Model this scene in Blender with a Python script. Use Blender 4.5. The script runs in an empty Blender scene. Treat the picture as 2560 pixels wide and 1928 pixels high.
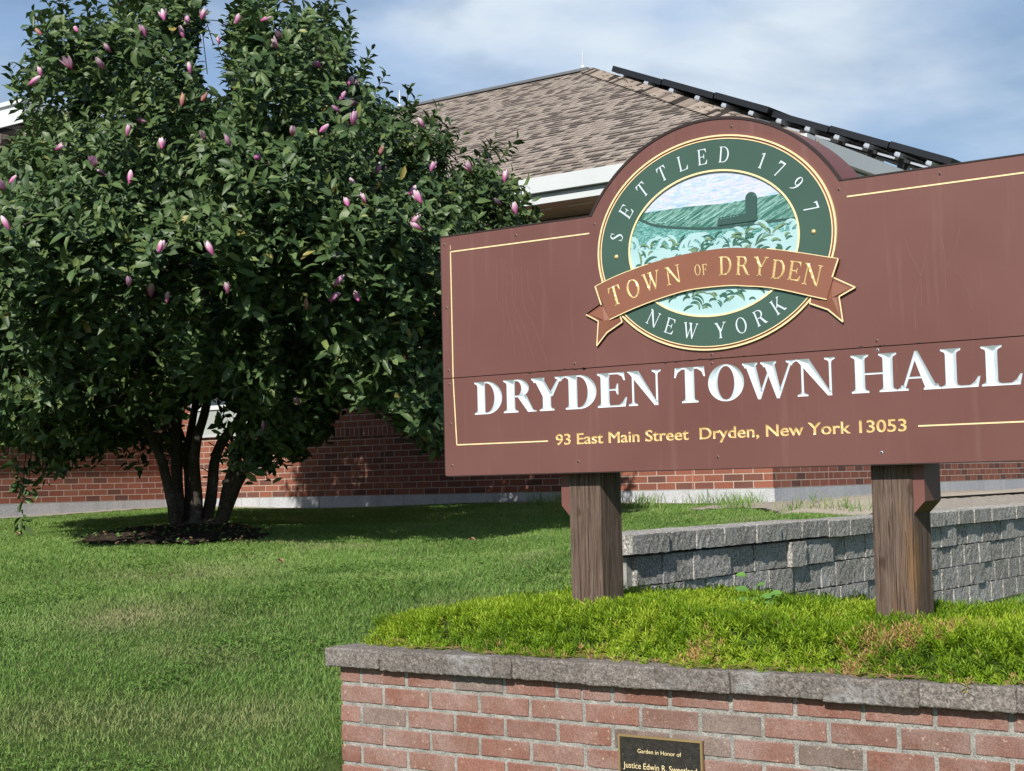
import bpy, bmesh, math, random
import numpy as np
from mathutils import Vector, Matrix, noise
from mathutils.geometry import delaunay_2d_cdt

random.seed(7); rng = np.random.default_rng(7)
SC = bpy.context.scene
COL = SC.collection

# ------------------------------------------------------------------ camera
F_PIX = F = 3900.0                                    # focal length in pixels of the 2560 wide photograph
ROLL = math.radians(1.35); PHI = math.atan2(5350, 3900.)
PITCH = math.atan(241 * math.cos(ROLL) / F)
CAM = np.array([0, 0, 1.6])
fh = np.array([-math.cos(PHI), math.sin(PHI), 0]); up0 = np.array([0, 0, 1.]); r0 = np.cross(fh, up0)
fw = fh * math.cos(PITCH) + up0 * math.sin(PITCH); u1 = np.cross(r0, fw)
cu = u1 * math.cos(ROLL) + r0 * math.sin(ROLL); cr = np.cross(fw, cu)
cd = bpy.data.cameras.new('camera'); cam = bpy.data.objects.new('camera', cd); COL.objects.link(cam)
cam.matrix_world = Matrix(((cr[0], cu[0], -fw[0], 0), (cr[1], cu[1], -fw[1], 0), (cr[2], cu[2], -fw[2], 1.6), (0, 0, 0, 1)))
cd.sensor_width = 36; cd.lens = 36 * F / 2560; cd.clip_start = 0.1; cd.clip_end = 3000
SC.camera = cam
def ray(x, y): return fw + cr * (x - 1280) / F_PIX + cu * (964 - y) / F_PIX
def onD(x, y, D): return CAM + ray(x, y) * D
def onZ(x, y, z):
    d = ray(x, y); return CAM + d * ((z - 1.6) / d[2])
def proj(P):
    d = np.asarray(P, float) - CAM; z = d @ fw
    return 1280 + F_PIX * (d @ cr) / z, 964 - F_PIX * (d @ cu) / z, z

# ------------------------------------------------------------------ sky and sun
SUN = Vector((0.27, -0.96, 0.80)).normalized()
w = bpy.data.worlds.new('World'); SC.world = w; w.use_nodes = True
nt = w.node_tree; nt.nodes.clear()
def N(nt, t, **k):
    n = nt.nodes.new(t)
    for a, b in k.items(): setattr(n, a, b)
    return n
sky = N(nt, 'ShaderNodeTexSky', sky_type='NISHITA', sun_disc=False)
sky.sun_elevation = math.asin(SUN.z); sky.sun_rotation = math.atan2(SUN.x, SUN.y)
sky.altitude = 300; sky.air_density = 1.0; sky.dust_density = 0.6; sky.ozone_density = 1.6
bg = N(nt, 'ShaderNodeBackground'); out = N(nt, 'ShaderNodeOutputWorld')
tc = N(nt, 'ShaderNodeTexCoord'); mp = N(nt, 'ShaderNodeMapping'); mp.inputs['Scale'].default_value = (1, 1, 2.6)
mp.inputs['Location'].default_value = (0.35, 0.2, 0.1)
n1 = N(nt, 'ShaderNodeTexNoise'); n1.inputs['Scale'].default_value = 3.2; n1.inputs['Detail'].default_value = 9; n1.inputs['Roughness'].default_value = 0.5
n1.inputs['Distortion'].default_value = 0.35
rp = N(nt, 'ShaderNodeValToRGB'); rp.color_ramp.elements[0].position = 0.42; rp.color_ramp.elements[1].position = 0.58
rp.color_ramp.elements[0].color = (0.12,) * 3 + (1,); rp.color_ramp.elements[1].color = (0.95,) * 3 + (1,)
n2 = N(nt, 'ShaderNodeTexNoise'); n2.inputs['Scale'].default_value = 4.5; n2.inputs['Detail'].default_value = 7
r2 = N(nt, 'ShaderNodeValToRGB'); r2.color_ramp.elements[0].position = 0.36; r2.color_ramp.elements[1].position = 0.62
r2.color_ramp.elements[0].color = (3.4, 5.1, 7.9, 1); r2.color_ramp.elements[1].color = (7.4, 8.4, 9.4, 1)
mx = N(nt, 'ShaderNodeMix', data_type='RGBA')
L = nt.links.new
L(tc.outputs['Generated'], mp.inputs[0]); L(mp.outputs[0], n1.inputs[0]); L(mp.outputs[0], n2.inputs[0])
L(n1.outputs[0], rp.inputs[0]); L(n2.outputs[0], r2.inputs[0])
# cloud cover shaped: kept ahead of the camera, thinned elsewhere to cut ambient light
dt = N(nt, 'ShaderNodeVectorMath', operation='DOT_PRODUCT'); dt.inputs[1].default_value = (fh[0], fh[1], -.35); mr = N(nt, 'ShaderNodeMapRange', interpolation_type='SMOOTHSTEP')
mr.inputs[1].default_value = .1; mr.inputs[2].default_value = .6; ml = N(nt, 'ShaderNodeMath', operation='MULTIPLY')
L(tc.outputs['Generated'], dt.inputs[0]); L(dt.outputs['Value'], mr.inputs[0]); L(mr.outputs[0], ml.inputs[0]); L(rp.outputs[0], ml.inputs[1]); L(ml.outputs[0], mx.inputs[0])
L(sky.outputs[0], mx.inputs[6]); L(r2.outputs[0], mx.inputs[7]); L(mx.outputs[2], bg.inputs[0]); L(bg.outputs[0], out.inputs[0])
bg.inputs[1].default_value = 0.088
sl = bpy.data.lights.new('sun', 'SUN'); sl.energy = 5.0; sl.angle = math.radians(0.5); sl.color = (1.0, 0.94, 0.85)
so = bpy.data.objects.new('sun', sl); COL.objects.link(so); so.rotation_euler = SUN.to_track_quat('Z', 'Y').to_euler()
so.location = (0, 0, 20)
SC.view_settings.view_transform = 'Standard'; SC.view_settings.look = 'None'; SC.view_settings.gamma = 1; SC.view_settings.exposure = 0.18
SC.render.engine = 'CYCLES'

# ------------------------------------------------------------------ helpers
def tag(o, label=None, cat=None, group=None, kind=None):
    if label: o['label'] = label
    if cat: o['category'] = cat
    if group: o['group'] = group
    if kind: o['kind'] = kind
    return o
def empty(name, loc=(0, 0, 0)):
    o = bpy.data.objects.new(name, None); COL.objects.link(o); o.location = loc; o.empty_display_size = 0.2
    return o
def build(name, V, Fc, mats, parent=None, attrs=None, smooth=False, mi=None, uv=None):
    """one mesh object from vertices and faces given in world metres"""
    me = bpy.data.meshes.new(name)
    V = np.asarray(V, np.float32)
    if parent is not None:
        V = V - np.array(parent_loc(parent), np.float32)
    if isinstance(Fc, np.ndarray):
        nf, k = Fc.shape
        me.vertices.add(len(V)); me.vertices.foreach_set('co', V.ravel())
        me.loops.add(nf * k); me.loops.foreach_set('vertex_index', Fc.astype(np.int32).ravel())
        me.polygons.add(nf); me.polygons.foreach_set('loop_start', np.arange(0, nf * k, k, dtype=np.int32))
        me.update(calc_edges=True)
    else:
        me.from_pydata([tuple(map(float, v)) for v in V], [], [tuple(int(i) for i in f) for f in Fc])
    for m in (mats if isinstance(mats, (list, tuple)) else [mats]): me.materials.append(m)
    if mi is not None: me.polygons.foreach_set('material_index', np.asarray(mi, np.int32))
    if attrs:
        for a, vals in attrs.items():
            at = me.attributes.new(a, 'FLOAT', 'POINT'); at.data.foreach_set('value', np.asarray(vals, np.float32))
    if uv is not None:
        ul = me.uv_layers.new(name='UVMap'); li = np.zeros(len(me.loops), np.int32); me.loops.foreach_get('vertex_index', li)
        ul.data.foreach_set('uv', np.asarray(uv, np.float32)[li].ravel())
    if smooth: me.polygons.foreach_set('use_smooth', np.ones(len(me.polygons), bool))
    me.update()
    o = bpy.data.objects.new(name, me); COL.objects.link(o)
    if parent is not None: o.parent = parent
    return o
def parent_loc(o):
    l = Vector((0, 0, 0))
    while o is not None: l = l + o.location; o = o.parent
    return tuple(l)
class MB:
    def __init__(s): s.v = []; s.f = []; s.a = []; s.m = []; s.uv = []
    def add(s, V, Fc, rnd=0.0, mi=0, uv=None):
        b = len(s.v); s.v += [tuple(v) for v in V]; s.f += [tuple(i + b for i in f) for f in Fc]
        s.a += [rnd] * len(V); s.m += [mi] * len(Fc); s.uv += (list(uv) if uv is not None else [(0, 0)] * len(V))
        return s
    def box(s, lo, hi, rnd=0.0, mi=0):
        x0, y0, z0 = lo; x1, y1, z1 = hi
        return s.add([(x0, y0, z0), (x1, y0, z0), (x1, y1, z0), (x0, y1, z0), (x0, y0, z1), (x1, y0, z1), (x1, y1, z1), (x0, y1, z1)],
                     [(0, 3, 2, 1), (4, 5, 6, 7), (0, 1, 5, 4), (1, 2, 6, 5), (2, 3, 7, 6), (3, 0, 4, 7)], rnd, mi)
    def rbox(s, lo, hi, r, seg, amp, freq, seed=0, rnd=0.0, skip=()):
        """rounded, noise roughened block"""
        lo = np.array(lo, float); hi = np.array(hi, float); ilo = lo + r; ihi = hi - r
        def lin(a, b):
            n = max(2, int(round((b - a) / seg))); return [a, a + r * .5] + list(np.linspace(a + r, b - r, n)) + [b - r * .5, b]
        ax = [lin(lo[i], hi[i]) for i in range(3)]
        for k in range(3):
            for sgn in (0, 1):
                if (k, sgn) in skip: continue
                i, j = [(1, 2), (2, 0), (0, 1)][k]
                A, B = ax[i], ax[j]; V = []
                for a in A:
                    for b in B:
                        p = np.zeros(3); p[k] = hi[k] if sgn else lo[k]; p[i] = a; p[j] = b
                        q = np.clip(p, ilo, ihi); d = p - q; n = np.linalg.norm(d)
                        if n > 1e-9: p = q + d / n * r
                        if amp:
                            nv = noise.noise_vector(Vector(p * freq) + Vector((seed, seed * .7, 0)))
                            nv2 = noise.noise_vector(Vector(p * freq * 2.7) + Vector((seed, 0, 3)))
                            p = p + amp * (np.array(nv) + .5 * np.array(nv2))
                        V.append(p)
                nb = len(B); Fc = []
                for u in range(len(A) - 1):
                    for v in range(nb - 1):
                        q = (u * nb + v, (u + 1) * nb + v, (u + 1) * nb + v + 1, u * nb + v + 1)
                        Fc.append(q if sgn else q[::-1])
                s.add(V, Fc, rnd)
        return s
    def tube(s, P, R, n=6, rnd=0.0, cap=True):
        P = [Vector(p) for p in P]; V = []; Fc = []
        for i, p in enumerate(P):
            d = (P[min(i + 1, len(P) - 1)] - P[max(i - 1, 0)]).normalized()
            a = d.orthogonal().normalized() if i == 0 else (a - d * a.dot(d)).normalized()
            b = d.cross(a)
            for k in range(n):
                t = 2 * math.pi * k / n; V.append(p + (a * math.cos(t) + b * math.sin(t)) * R[i])
        for i in range(len(P) - 1):
            for k in range(n):
                Fc.append((i * n + k, i * n + (k + 1) % n, (i + 1) * n + (k + 1) % n, (i + 1) * n + k))
        if cap: Fc.append(tuple(range((len(P) - 1) * n, len(P) * n))); Fc.append(tuple(range(n))[::-1])
        return s.add(V, Fc, rnd)
    def build(s, name, mats, parent=None, smooth=False):
        return build(name, s.v, s.f, mats, parent, {'rnd': s.a}, smooth, s.m, s.uv)
def prism(poly, y0, y1):
    """polygon in the XZ plane extruded from y0 (front) to y1"""
    n = len(poly)
    V = [(x, y0, z) for x, z in poly] + [(x, y1, z) for x, z in poly]
    Fc = [tuple(range(n)), tuple(range(2 * n - 1, n - 1, -1))] + [(i, i + n, (i + 1) % n + n, (i + 1) % n) for i in range(n)]
    return V, Fc

# ------------------------------------------------------------------ materials
class Mt:
    def __init__(s, name, rough=0.6, spec=0.4, metal=0.0):
        s.m = bpy.data.materials.new(name); s.m.use_nodes = True; s.nt = s.m.node_tree
        s.b = s.nt.nodes['Principled BSDF']; s.b.inputs['Roughness'].default_value = rough
        s.b.inputs['Specular IOR Level'].default_value = spec; s.b.inputs['Metallic'].default_value = metal
        s._o = None
    def n(s, t, **k): return N(s.nt, t, **k)
    def l(s, a, b): s.nt.links.new(a, b)
    def obj(s, scale=(1, 1, 1), loc=(0, 0, 0), src='Object'):
        t = s.n('ShaderNodeTexCoord'); m = s.n('ShaderNodeMapping'); m.inputs['Scale'].default_value = scale; m.inputs['Location'].default_value = loc
        s.l(t.outputs[src], m.inputs[0]); return m.outputs[0]
    def noise(s, vec, scale, detail=4, rough=0.55, dist=0.0):
        n = s.n('ShaderNodeTexNoise'); s.l(vec, n.inputs[0]); n.inputs['Scale'].default_value = scale
        n.inputs['Detail'].default_value = detail; n.inputs['Roughness'].default_value = rough; n.inputs['Distortion'].default_value = dist
        return n.outputs[0]
    def ramp(s, fac, stops, interp='LINEAR'):
        r = s.n('ShaderNodeValToRGB'); e = r.color_ramp.elements; r.color_ramp.interpolation = interp
        while len(e) < len(stops): e.new(0.5)
        for i, (p, c) in enumerate(stops):
            e[i].position = p; e[i].color = (tuple(c) + (1,)) if isinstance(c, (tuple, list)) else (c, c, c, 1)
        s.l(fac, r.inputs[0]); return r.outputs[0]
    def mix(s, fac, a, b, mode='MIX'):
        m = s.n('ShaderNodeMix', data_type='RGBA', blend_type=mode)
        for v, i in ((fac, 0), (a, 6), (b, 7)):
            if isinstance(v, (int, float)): m.inputs[i].default_value = v
            elif isinstance(v, (tuple, list)): m.inputs[i].default_value = tuple(v) + (1,)
            else: s.l(v, m.inputs[i])
        return m.outputs[2]
    def math(s, op, a, b=0.0):
        m = s.n('ShaderNodeMath', operation=op)
        for v, i in ((a, 0), (b, 1)):
            if isinstance(v, (int, float)): m.inputs[i].default_value = v
            else: s.l(v, m.inputs[i])
        return m.outputs[0]
    def attr(s, name): n = s.n('ShaderNodeAttribute', attribute_name=name); return n.outputs['Fac']
    def color(s, c):
        if isinstance(c, (tuple, list)): s.b.inputs['Base Color'].default_value = tuple(c) + (1,)
        else: s.l(c, s.b.inputs['Base Color'])
        return s
    def bump(s, h, strength=0.5, dist=0.01):
        b = s.n('ShaderNodeBump'); b.inputs['Strength'].default_value = strength; b.inputs['Distance'].default_value = dist
        s.l(h, b.inputs['Height']); s.l(b.outputs[0], s.b.inputs['Normal']); return s

def plain(name, c, rough=0.6, spec=0.4, metal=0.0, var=0.12, sc=6.0, bump=0.0):
    m = Mt(name, rough, spec, metal); v = m.obj(); nz = m.noise(v, sc, 6)
    lo = tuple(x * (1 - var) for x in c); hi = tuple(min(1, x * (1 + var)) for x in c)
    m.color(m.ramp(nz, [(0.3, lo), (0.7, hi)]))
    if bump: m.bump(m.noise(v, sc * 12, 3), bump, 0.002)
    return m.m

def brick_wall(name, horiz, row=0.0677, width=0.203, mortar=0.010, tint=1.0):
    m = Mt(name, 0.85, 0.25); t = m.n('ShaderNodeTexCoord')
    br = m.n('ShaderNodeTexBrick'); br.offset = 0.5; br.squash = 1
    br.inputs['Scale'].default_value = 1; br.inputs['Brick Width'].default_value = width; br.inputs['Row Height'].default_value = row
    br.inputs['Mortar Size'].default_value = mortar * .5; br.inputs['Mortar Smooth'].default_value = 0.15
    br.inputs['Color1'].default_value = (0, 0, 0, 1); br.inputs['Color2'].default_value = (1, 1, 1, 1); br.inputs['Mortar'].default_value = (0, 0, 0, 1)
    m.l(t.outputs['UV'], br.inputs[0])
    col = m.ramp(br.outputs['Color'], [(0.0, (.085, .05, .045)), (0.14, (.12, .06, .05)), (0.24, (.24, .088, .058)), (0.6, (.30, .105, .068)), (1.0, (.345, .14, .09))])
    o = m.obj(src='UV'); nz = m.noise(o, 2.2, 5); nf = m.noise(o, 60, 4)
    col = m.mix(0.35, col, m.ramp(nz, [(.3, (.20, .08, .06)), (.7, (.34, .15, .11))]))
    col = m.mix(0.30, col, m.ramp(nf, [(.35, .04), (.7, .40)]), 'SOFT_LIGHT')
    mort = m.ramp(nf, [(.3, (.40, .31, .26)), (.7, (.54, .44, .37))])
    m.color(m.mix(br.outputs['Fac'], col, mort))
    h = m.math('SUBTRACT', m.math('MULTIPLY', nf, 0.25), br.outputs['Fac'])
    m.bump(h, 0.8, 0.006); return m.m
M = {}
M['brick_far'] = brick_wall('building brick', 0)
M['rowlock'] = brick_wall('rowlock brick', 0, row=0.1016, width=0.0677)
def granite():
    m = Mt('granite base', .7); o = m.obj(); a = m.noise(o, 90, 3); b = m.noise(o, 1.3, 5); c = m.noise(m.obj((2, 2, .3)), 3, 4)
    col = m.mix(.5, m.ramp(a, [(.35, (.28, .30, .33)), (.65, (.66, .68, .70))]), m.ramp(b, [(.3, (.36, .38, .42)), (.7, (.54, .56, .58))]))
    col = m.mix(m.ramp(c, [(.5, 0.0), (.75, .5)]), col, (.27, .27, .28)); m.color(col); return m.m
M['granite'] = granite()
def shingles():
    m = Mt('roof shingles', .9, .2); t = m.n('ShaderNodeTexCoord')
    br = m.n('ShaderNodeTexBrick'); br.offset = .5; br.inputs['Scale'].default_value = 1
    br.inputs['Brick Width'].default_value = .12; br.inputs['Row Height'].default_value = .125; br.inputs['Mortar Size'].default_value = .004; br.inputs['Mortar Smooth'].default_value = .1
    br.inputs['Color1'].default_value = (0, 0, 0, 1); br.inputs['Color2'].default_value = (1, 1, 1, 1); br.inputs['Mortar'].default_value = (0, 0, 0, 1)
    s0 = m.n('ShaderNodeSeparateXYZ'); m.l(t.outputs['UV'], s0.inputs[0]); wn = m.n('ShaderNodeTexWhiteNoise', noise_dimensions='1D'); m.l(m.math('FLOOR', m.math('DIVIDE', s0.outputs[1], .125)), wn.inputs['W'])
    cb = m.n('ShaderNodeCombineXYZ'); m.l(m.math('ADD', s0.outputs[0], wn.outputs['Value']), cb.inputs[0]); m.l(s0.outputs[1], cb.inputs[1]); m.l(cb.outputs[0], br.inputs[0])
    col = m.ramp(br.outputs['Color'], [(0, (.125, .102, .085)), (.12, (.18, .15, .125)), (.2, (.255, .213, .178)), (.7, (.32, .27, .228)), (1, (.38, .325, .278))])
    o = m.obj(src='UV'); nz = m.noise(o, .8, 5); nf = m.noise(o, 40, 3)
    col = m.mix(.10, col, m.ramp(nz, [(.35, (.22, .17, .14)), (.65, (.36, .29, .24))])); col = m.mix(.3, col, m.ramp(nf, [(.3, .1), (.7, .8)]), 'SOFT_LIGHT')
    fr0 = m.math('FRACT', m.math('DIVIDE', s0.outputs[1], .125)); thick = m.ramp(br.outputs['Color'], [(0, .55), (.38, .50), (.42, .16), (1, .12)]); ln = m.math('LESS_THAN', fr0, thick); m.color(m.mix(m.math('MAXIMUM', br.outputs['Fac'], ln), col, (.045, .035, .03)))  # dark dashes paint the shadow under the lower edge of laminated tabs
    # each course steps up towards its lower edge
    sep = m.n('ShaderNodeSeparateXYZ'); m.l(t.outputs['UV'], sep.inputs[0])
    fr = m.math('FRACT', m.math('DIVIDE', sep.outputs[1], .125)); h = m.math('ADD', m.math('SUBTRACT', 1.0, fr), m.math('MULTIPLY', br.outputs['Color'], .5))
    m.bump(h, .9, .012); return m.m
M['shingle'] = shingles()
M['white'] = plain('white painted fascia', (.60, .64, .66), .5, .4, var=.05, sc=1.5)
M['soffit'] = plain('tan soffit', (.50, .46, .38), .7, var=.05, sc=2)
M['panel_black'] = plain('black panel frame', (.012, .013, .016), .35, .5)
M['bracket_black'] = plain('black mounting bracket', (.02, .02, .022), .6)
M['alu'] = plain('aluminium rail', (.62, .66, .70), .35, .5, .6, var=.05)
M['rod'] = plain('pale metal rod', (.72, .74, .76), .4, .5, .3)
M['blind'] = plain('pale window panel', (.36, .40, .38), .6, var=.05)
M['frame'] = plain('window frame', (.66, .70, .72), .5, var=.04)
g = Mt('window glass', .05, .6); g.color((.05, .07, .09)); M['glass'] = g.m
def conc(name, a, b, sc=1.5, bmp=.4):
    m = Mt(name, .9, .2); o = m.obj(); n1 = m.noise(o, sc, 6); n2 = m.noise(o, 110, 3)
    c = m.mix(.45, m.ramp(n1, [(.3, a), (.7, b)]), m.ramp(n2, [(.25, tuple(x * .55 for x in a)), (.75, tuple(min(1, x * 1.35) for x in b))]))
    m.color(c); m.bump(n2, bmp, .004); return m.m
M['walk'] = conc('concrete walk', (.33, .29, .24), (.46, .41, .34))
M['gravel'] = conc('gravel strip', (.22, .19, .16), (.42, .38, .33), 22, 1.0)
def stone_rough(name, stops, wh=.5, ct=1.0):
    m = Mt(name, .95, .15); o = m.obj(); r = m.attr('rnd')
    n1 = m.noise(o, 9, 5); n2 = m.noise(o, 160, 4, .7); n3 = m.noise(o, 45, 5, .65)
    c = m.mix(.5, m.ramp(n1, [(.32, stops[0]), (.68, stops[1])]), m.ramp(n3, [(.3, stops[2]), (.7, stops[3])]))
    c = m.mix(.5, c, m.ramp(r, [(0, stops[0]), (.5, stops[1]), (1, stops[3])]))
    c = m.mix(.7 * ct, c, m.ramp(n2, [(.36, .02), (.5, .5), (.64, 1.)]), 'OVERLAY'); n6 = m.noise(m.obj(loc=(7, 3, 1)), 75, 4, .75); c = m.mix(.55 * ct, c, m.ramp(n6, [(.38, .05), (.5, .5), (.62, .95)]), 'OVERLAY')
    if wh:
        n4 = m.noise(m.obj(loc=(3.1, 1, 2)), 4.2, 4); k = m.math('MULTIPLY', m.ramp(n4, [(.54, 0.), (.68, wh)]), m.ramp(n3, [(.35, .15), (.6, 1.)]))
        c = m.mix(k, c, (.55, .56, .58))
    m.color(c); m.bump(m.math('ADD', n2, m.math('MULTIPLY', n3, 1.5)), .9, .006); return m.m
M['coping'] = stone_rough('split face coping stone', [(.15, .133, .12), (.225, .202, .183), (.12, .107, .10), (.285, .258, .235)], .4, .62)
M['block'] = stone_rough('split face grey block', [(.27, .26, .235), (.38, .365, .34), (.19, .185, .175), (.52, .505, .48)], .5)
M['blocktop'] = conc('sawn block top', (.27, .245, .22), (.37, .34, .31), 4)
def near_brick():
    m = Mt('garden wall brick', .88, .2); o = m.obj(); r = m.attr('rnd')
    base = m.ramp(r, [(0, (.12, .095, .082)), (.10, (.165, .12, .10)), (.16, (.20, .092, .068)), (.6, (.235, .102, .074)), (.85, (.235, .125, .097)), (1, (.28, .125, .092))])
    n1 = m.noise(o, 7, 5); n2 = m.noise(o, 220, 4, .7); n3 = m.noise(o, 30, 5)
    c = m.mix(m.ramp(n1, [(.42, .06), (.70, .50)]), base, (.38, .30, .275)); c = m.mix(m.ramp(n3, [(.55, 0.), (.8, .35)]), c, (.14, .07, .06))
    c = m.mix(.6, c, m.ramp(n2, [(.28, .12), (.5, .5), (.75, .85)]), 'OVERLAY')
    n5 = m.noise(m.obj(loc=(5, 5, 5)), 55, 4, .7); c = m.mix(m.ramp(n5, [(.62, 0.), (.68, .65)]), c, (.55, .44, .33))
    m.color(c); m.bump(m.math('ADD', n2, n3), .7, .003); return m.m
M['brick_near'] = near_brick()
def mortar():
    m = Mt('grey mortar', .95, .15); o = m.obj(); n1 = m.noise(o, 25, 5); n2 = m.noise(o, 200, 4, .7)
    c = m.ramp(n1, [(.3, (.24, .24, .22)), (.7, (.40, .39, .365))]); c = m.mix(.5, c, m.ramp(n2, [(.3, .1), (.7, .9)]), 'OVERLAY'); m.color(c); m.bump(m.math('ADD', n1, n2), 1., .004); return m.m
M['mortar'] = mortar()
def maroon():
    m = Mt('maroon sign paint', .48, .5); o = m.obj(); n1 = m.noise(o, 1.8, 5); n2 = m.noise(m.obj((14, 1, .9)), 2.4, 6); n3 = m.noise(o, 300, 2)
    c = m.ramp(n1, [(.3, (.138, .056, .047)), (.7, (.162, .069, .059))])
    c = m.mix(m.ramp(n2, [(.57, 0.), (.78, .15)]), c, (.33, .20, .18)); c = m.mix(m.ramp(n3, [(.7, 0.), (.78, .3)]), c, (.3, .2, .18))
    m.color(c); m.l(m.ramp(n1, [(.3, .40), (.7, .55)]), m.b.inputs['Roughness']); m.bump(n3, .08, .001); return m.m
M['maroon'] = maroon()
M['dark_shade_and_wear'] = plain('dark edge shade and wear', (.03, .02, .02), .7)  # one dark tone for painted edge shadow, joint, screw recesses and chips
M['white_paint'] = plain('chalky white lettering', (.60, .68, .74), .5, var=.06, sc=20)
M['gold'] = plain('gold leaf', (.80, .58, .27), .33, .6, .35, var=.12, sc=40)
M['goldline'] = plain('gold leaf line', (.92, .74, .42), .4, .5, .1, var=.10, sc=60)
M['ring_green'] = plain('green emblem paint', (.046, .096, .076), .5, .4, var=.08, sc=5)
M['ribbon'] = plain('terracotta ribbon paint', (.235, .095, .060), .5, .4, var=.06, sc=6)
M['ribbon_dark'] = plain('shaded ribbon fold paint', (.20, .078, .058), .55, .4, var=.06, sc=6)
def streak(name, stops, scale, rot, dist=1.5, ws=8., bmp=.4):
    m = Mt(name, .5, .4); t = m.n('ShaderNodeTexCoord'); m0 = m.n('ShaderNodeMapping'); m0.inputs['Rotation'].default_value = (0, rot, 0); mp = m.n('ShaderNodeMapping'); mp.inputs['Scale'].default_value = scale
    m.l(t.outputs['Object'], m0.inputs[0]); m.l(m0.outputs[0], mp.inputs[0]); n = m.noise(mp.outputs[0], ws, 5, .6, dist); m.color(m.ramp(n, stops)); m.bump(n, bmp, .004); return m.m
M['pic_sky'] = streak('carved sky', [(.30, (.26, .42, .62)), (.42, (.50, .62, .76)), (.50, (.62, .58, .68)), (.56, (.34, .50, .70)), (.68, (.66, .70, .76))], (1.6, 1, 12), .06, 1.0, 7.)
M['pic_hill'] = streak('carved hill fields', [(.3, (.02, .09, .075)), (.45, (.05, .17, .14)), (.53, (.24, .44, .40)), (.58, (.05, .16, .13)), (.72, (.13, .31, .27))], (3, 1, 30), .50, .3, 3.5)
M['pic_field'] = streak('carved teal field', [(.3, (.03, .15, .13)), (.48, (.08, .27, .25)), (.6, (.26, .50, .50)), (.75, (.07, .24, .22))], (6, 1, 24), .15, 1.6, 8.)
M['pic_dark'] = plain('dark green silhouette', (.035, .085, .075), .55, var=.08)
M['pic_aqua'] = streak('pale aqua foliage', [(.3, (.30, .50, .53)), (.7, (.42, .62, .65))], (1, 1, 1), 0, 0, 5, .05)
M['pic_leaf'] = plain('carved dark leaf', (.045, .13, .095), .5, var=.3, sc=60)
M['pic_olive'] = plain('carved olive leaf', (.16, .26, .15), .5, var=.3, sc=60)
def wood():
    m = Mt('weathered stained wood', .8, .25); o = m.obj((9, 9, .55)); n1 = m.noise(o, 5, 6, .6, .6); n2 = m.noise(m.obj((60, 60, 1.0)), 4, 5, .7); n3 = m.noise(m.obj((3, 3, .6), (2, 0, 1)), 3, 4)
    c = m.ramp(n1, [(.25, (.045, .026, .018)), (.42, (.115, .072, .052)), (.52, (.20, .145, .115)), (.6, (.075, .046, .034)), (.75, (.15, .10, .078))])
    c = m.mix(.5, c, m.ramp(n2, [(.36, (.036, .023, .018)), (.5, (.105, .074, .060)), (.64, (.22, .175, .148))])); c = m.mix(m.ramp(n3, [(.60, 0.), (.74, .55)]), c, (.30, .16, .06))
    n7 = m.noise(m.obj((90, 90, .8), (1, 1, 4)), 3, 4, .6); c = m.mix(m.ramp(n7, [(.62, 0.), (.66, .85)]), c, (.018, .012, .010)); n8 = m.noise(m.obj((5, 5, 2.2), (9, 2, 4)), 3, 2); c = m.mix(m.ramp(n8, [(.66, 0.), (.72, .7)]), c, (.05, .028, .018))
    m.color(c); m.bump(m.math('SUBTRACT', m.math('ADD', n1, n2), m.ramp(n7, [(.60, 0.), (.66, 2.)])), .8, .006); return m.m
M['wood'] = wood()
M['bracket'] = plain('maroon painted bracket', (.16, .068, .058), .5, var=.1, sc=8)
M['bronze'] = plain('bronze rim', (.42, .30, .15), .4, .5, .5)
def plq():
    m = Mt('black plaque field', .45); o = m.obj(); n = m.noise(o, 160, 4, .7); n2 = m.noise(o, 60, 3)
    m.color(m.mix(m.ramp(n, [(.60, 0.), (.70, .6)]), m.ramp(n2, [(.3, (.018, .017, .015)), (.7, (.04, .036, .03))]), (.20, .19, .16))); m.bump(n, .6, .001); return m.m
M['plaque'] = plq()
def ground():
    m = Mt('soil under turf', .95, .1); o = m.obj(); n1 = m.noise(o, .7, 5); n2 = m.noise(o, 14, 5)
    c = m.mix(.5, m.ramp(n1, [(.3, (.030, .060, .014)), (.7, (.065, .095, .028))]), m.ramp(n2, [(.3, (.025, .045, .012)), (.7, (.085, .115, .036))])); m.color(c); m.bump(n2, .8, .03); return m.m
M['ground'] = ground()
M['mulch'] = conc('dark mulch', (.028, .020, .015), (.055, .040, .030), 18, 1.0)
M['soil'] = conc('planter soil', (.05, .035, .025), (.09, .065, .045), 10, 1.0)
def blade(name, dark, mid, light, dry, patch=True, tr=.25, dryattr=False):
    m = Mt(name, .55, .3); g = m.n('ShaderNodeNewGeometry'); r = m.attr('rnd')
    c = m.ramp(r, [(0, dark), (.5, mid), (1, light)])
    if patch:
        n1 = m.noise(g.outputs['Position'], .55, 4, .55, .4); n2 = m.noise(g.outputs['Position'], 2.1, 4, .6)
        c = m.mix(m.ramp(n1, [(.36, .55), (.54, 0.)]), c, dark); c = m.mix(m.ramp(n2, [(.52, 0.), (.75, .5)]), c, light)
    k = m.attr('dry'); c = m.mix(k, c, dry)
    m.color(c)
    ts = m.n('ShaderNodeBsdfTranslucent'); m.l(c, ts.inputs[0]); ms = m.n('ShaderNodeMixShader'); ms.inputs[0].default_value = tr
    m.l(m.b.outputs[0], ms.inputs[1]); m.l(ts.outputs[0], ms.inputs[2]); m.l(ms.outputs[0], m.nt.nodes['Material Output'].inputs[0]); return m.m
M['grass'] = blade('grass blades', (.072, .165, .030), (.180, .320, .064), (.33, .45, .14), (.40, .36, .20))
M['sedum'] = blade('feathery ground cover', (.07, .15, .008), (.185, .32, .012), (.38, .50, .04), (.52, .30, .14), patch=False, tr=.3)
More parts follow.
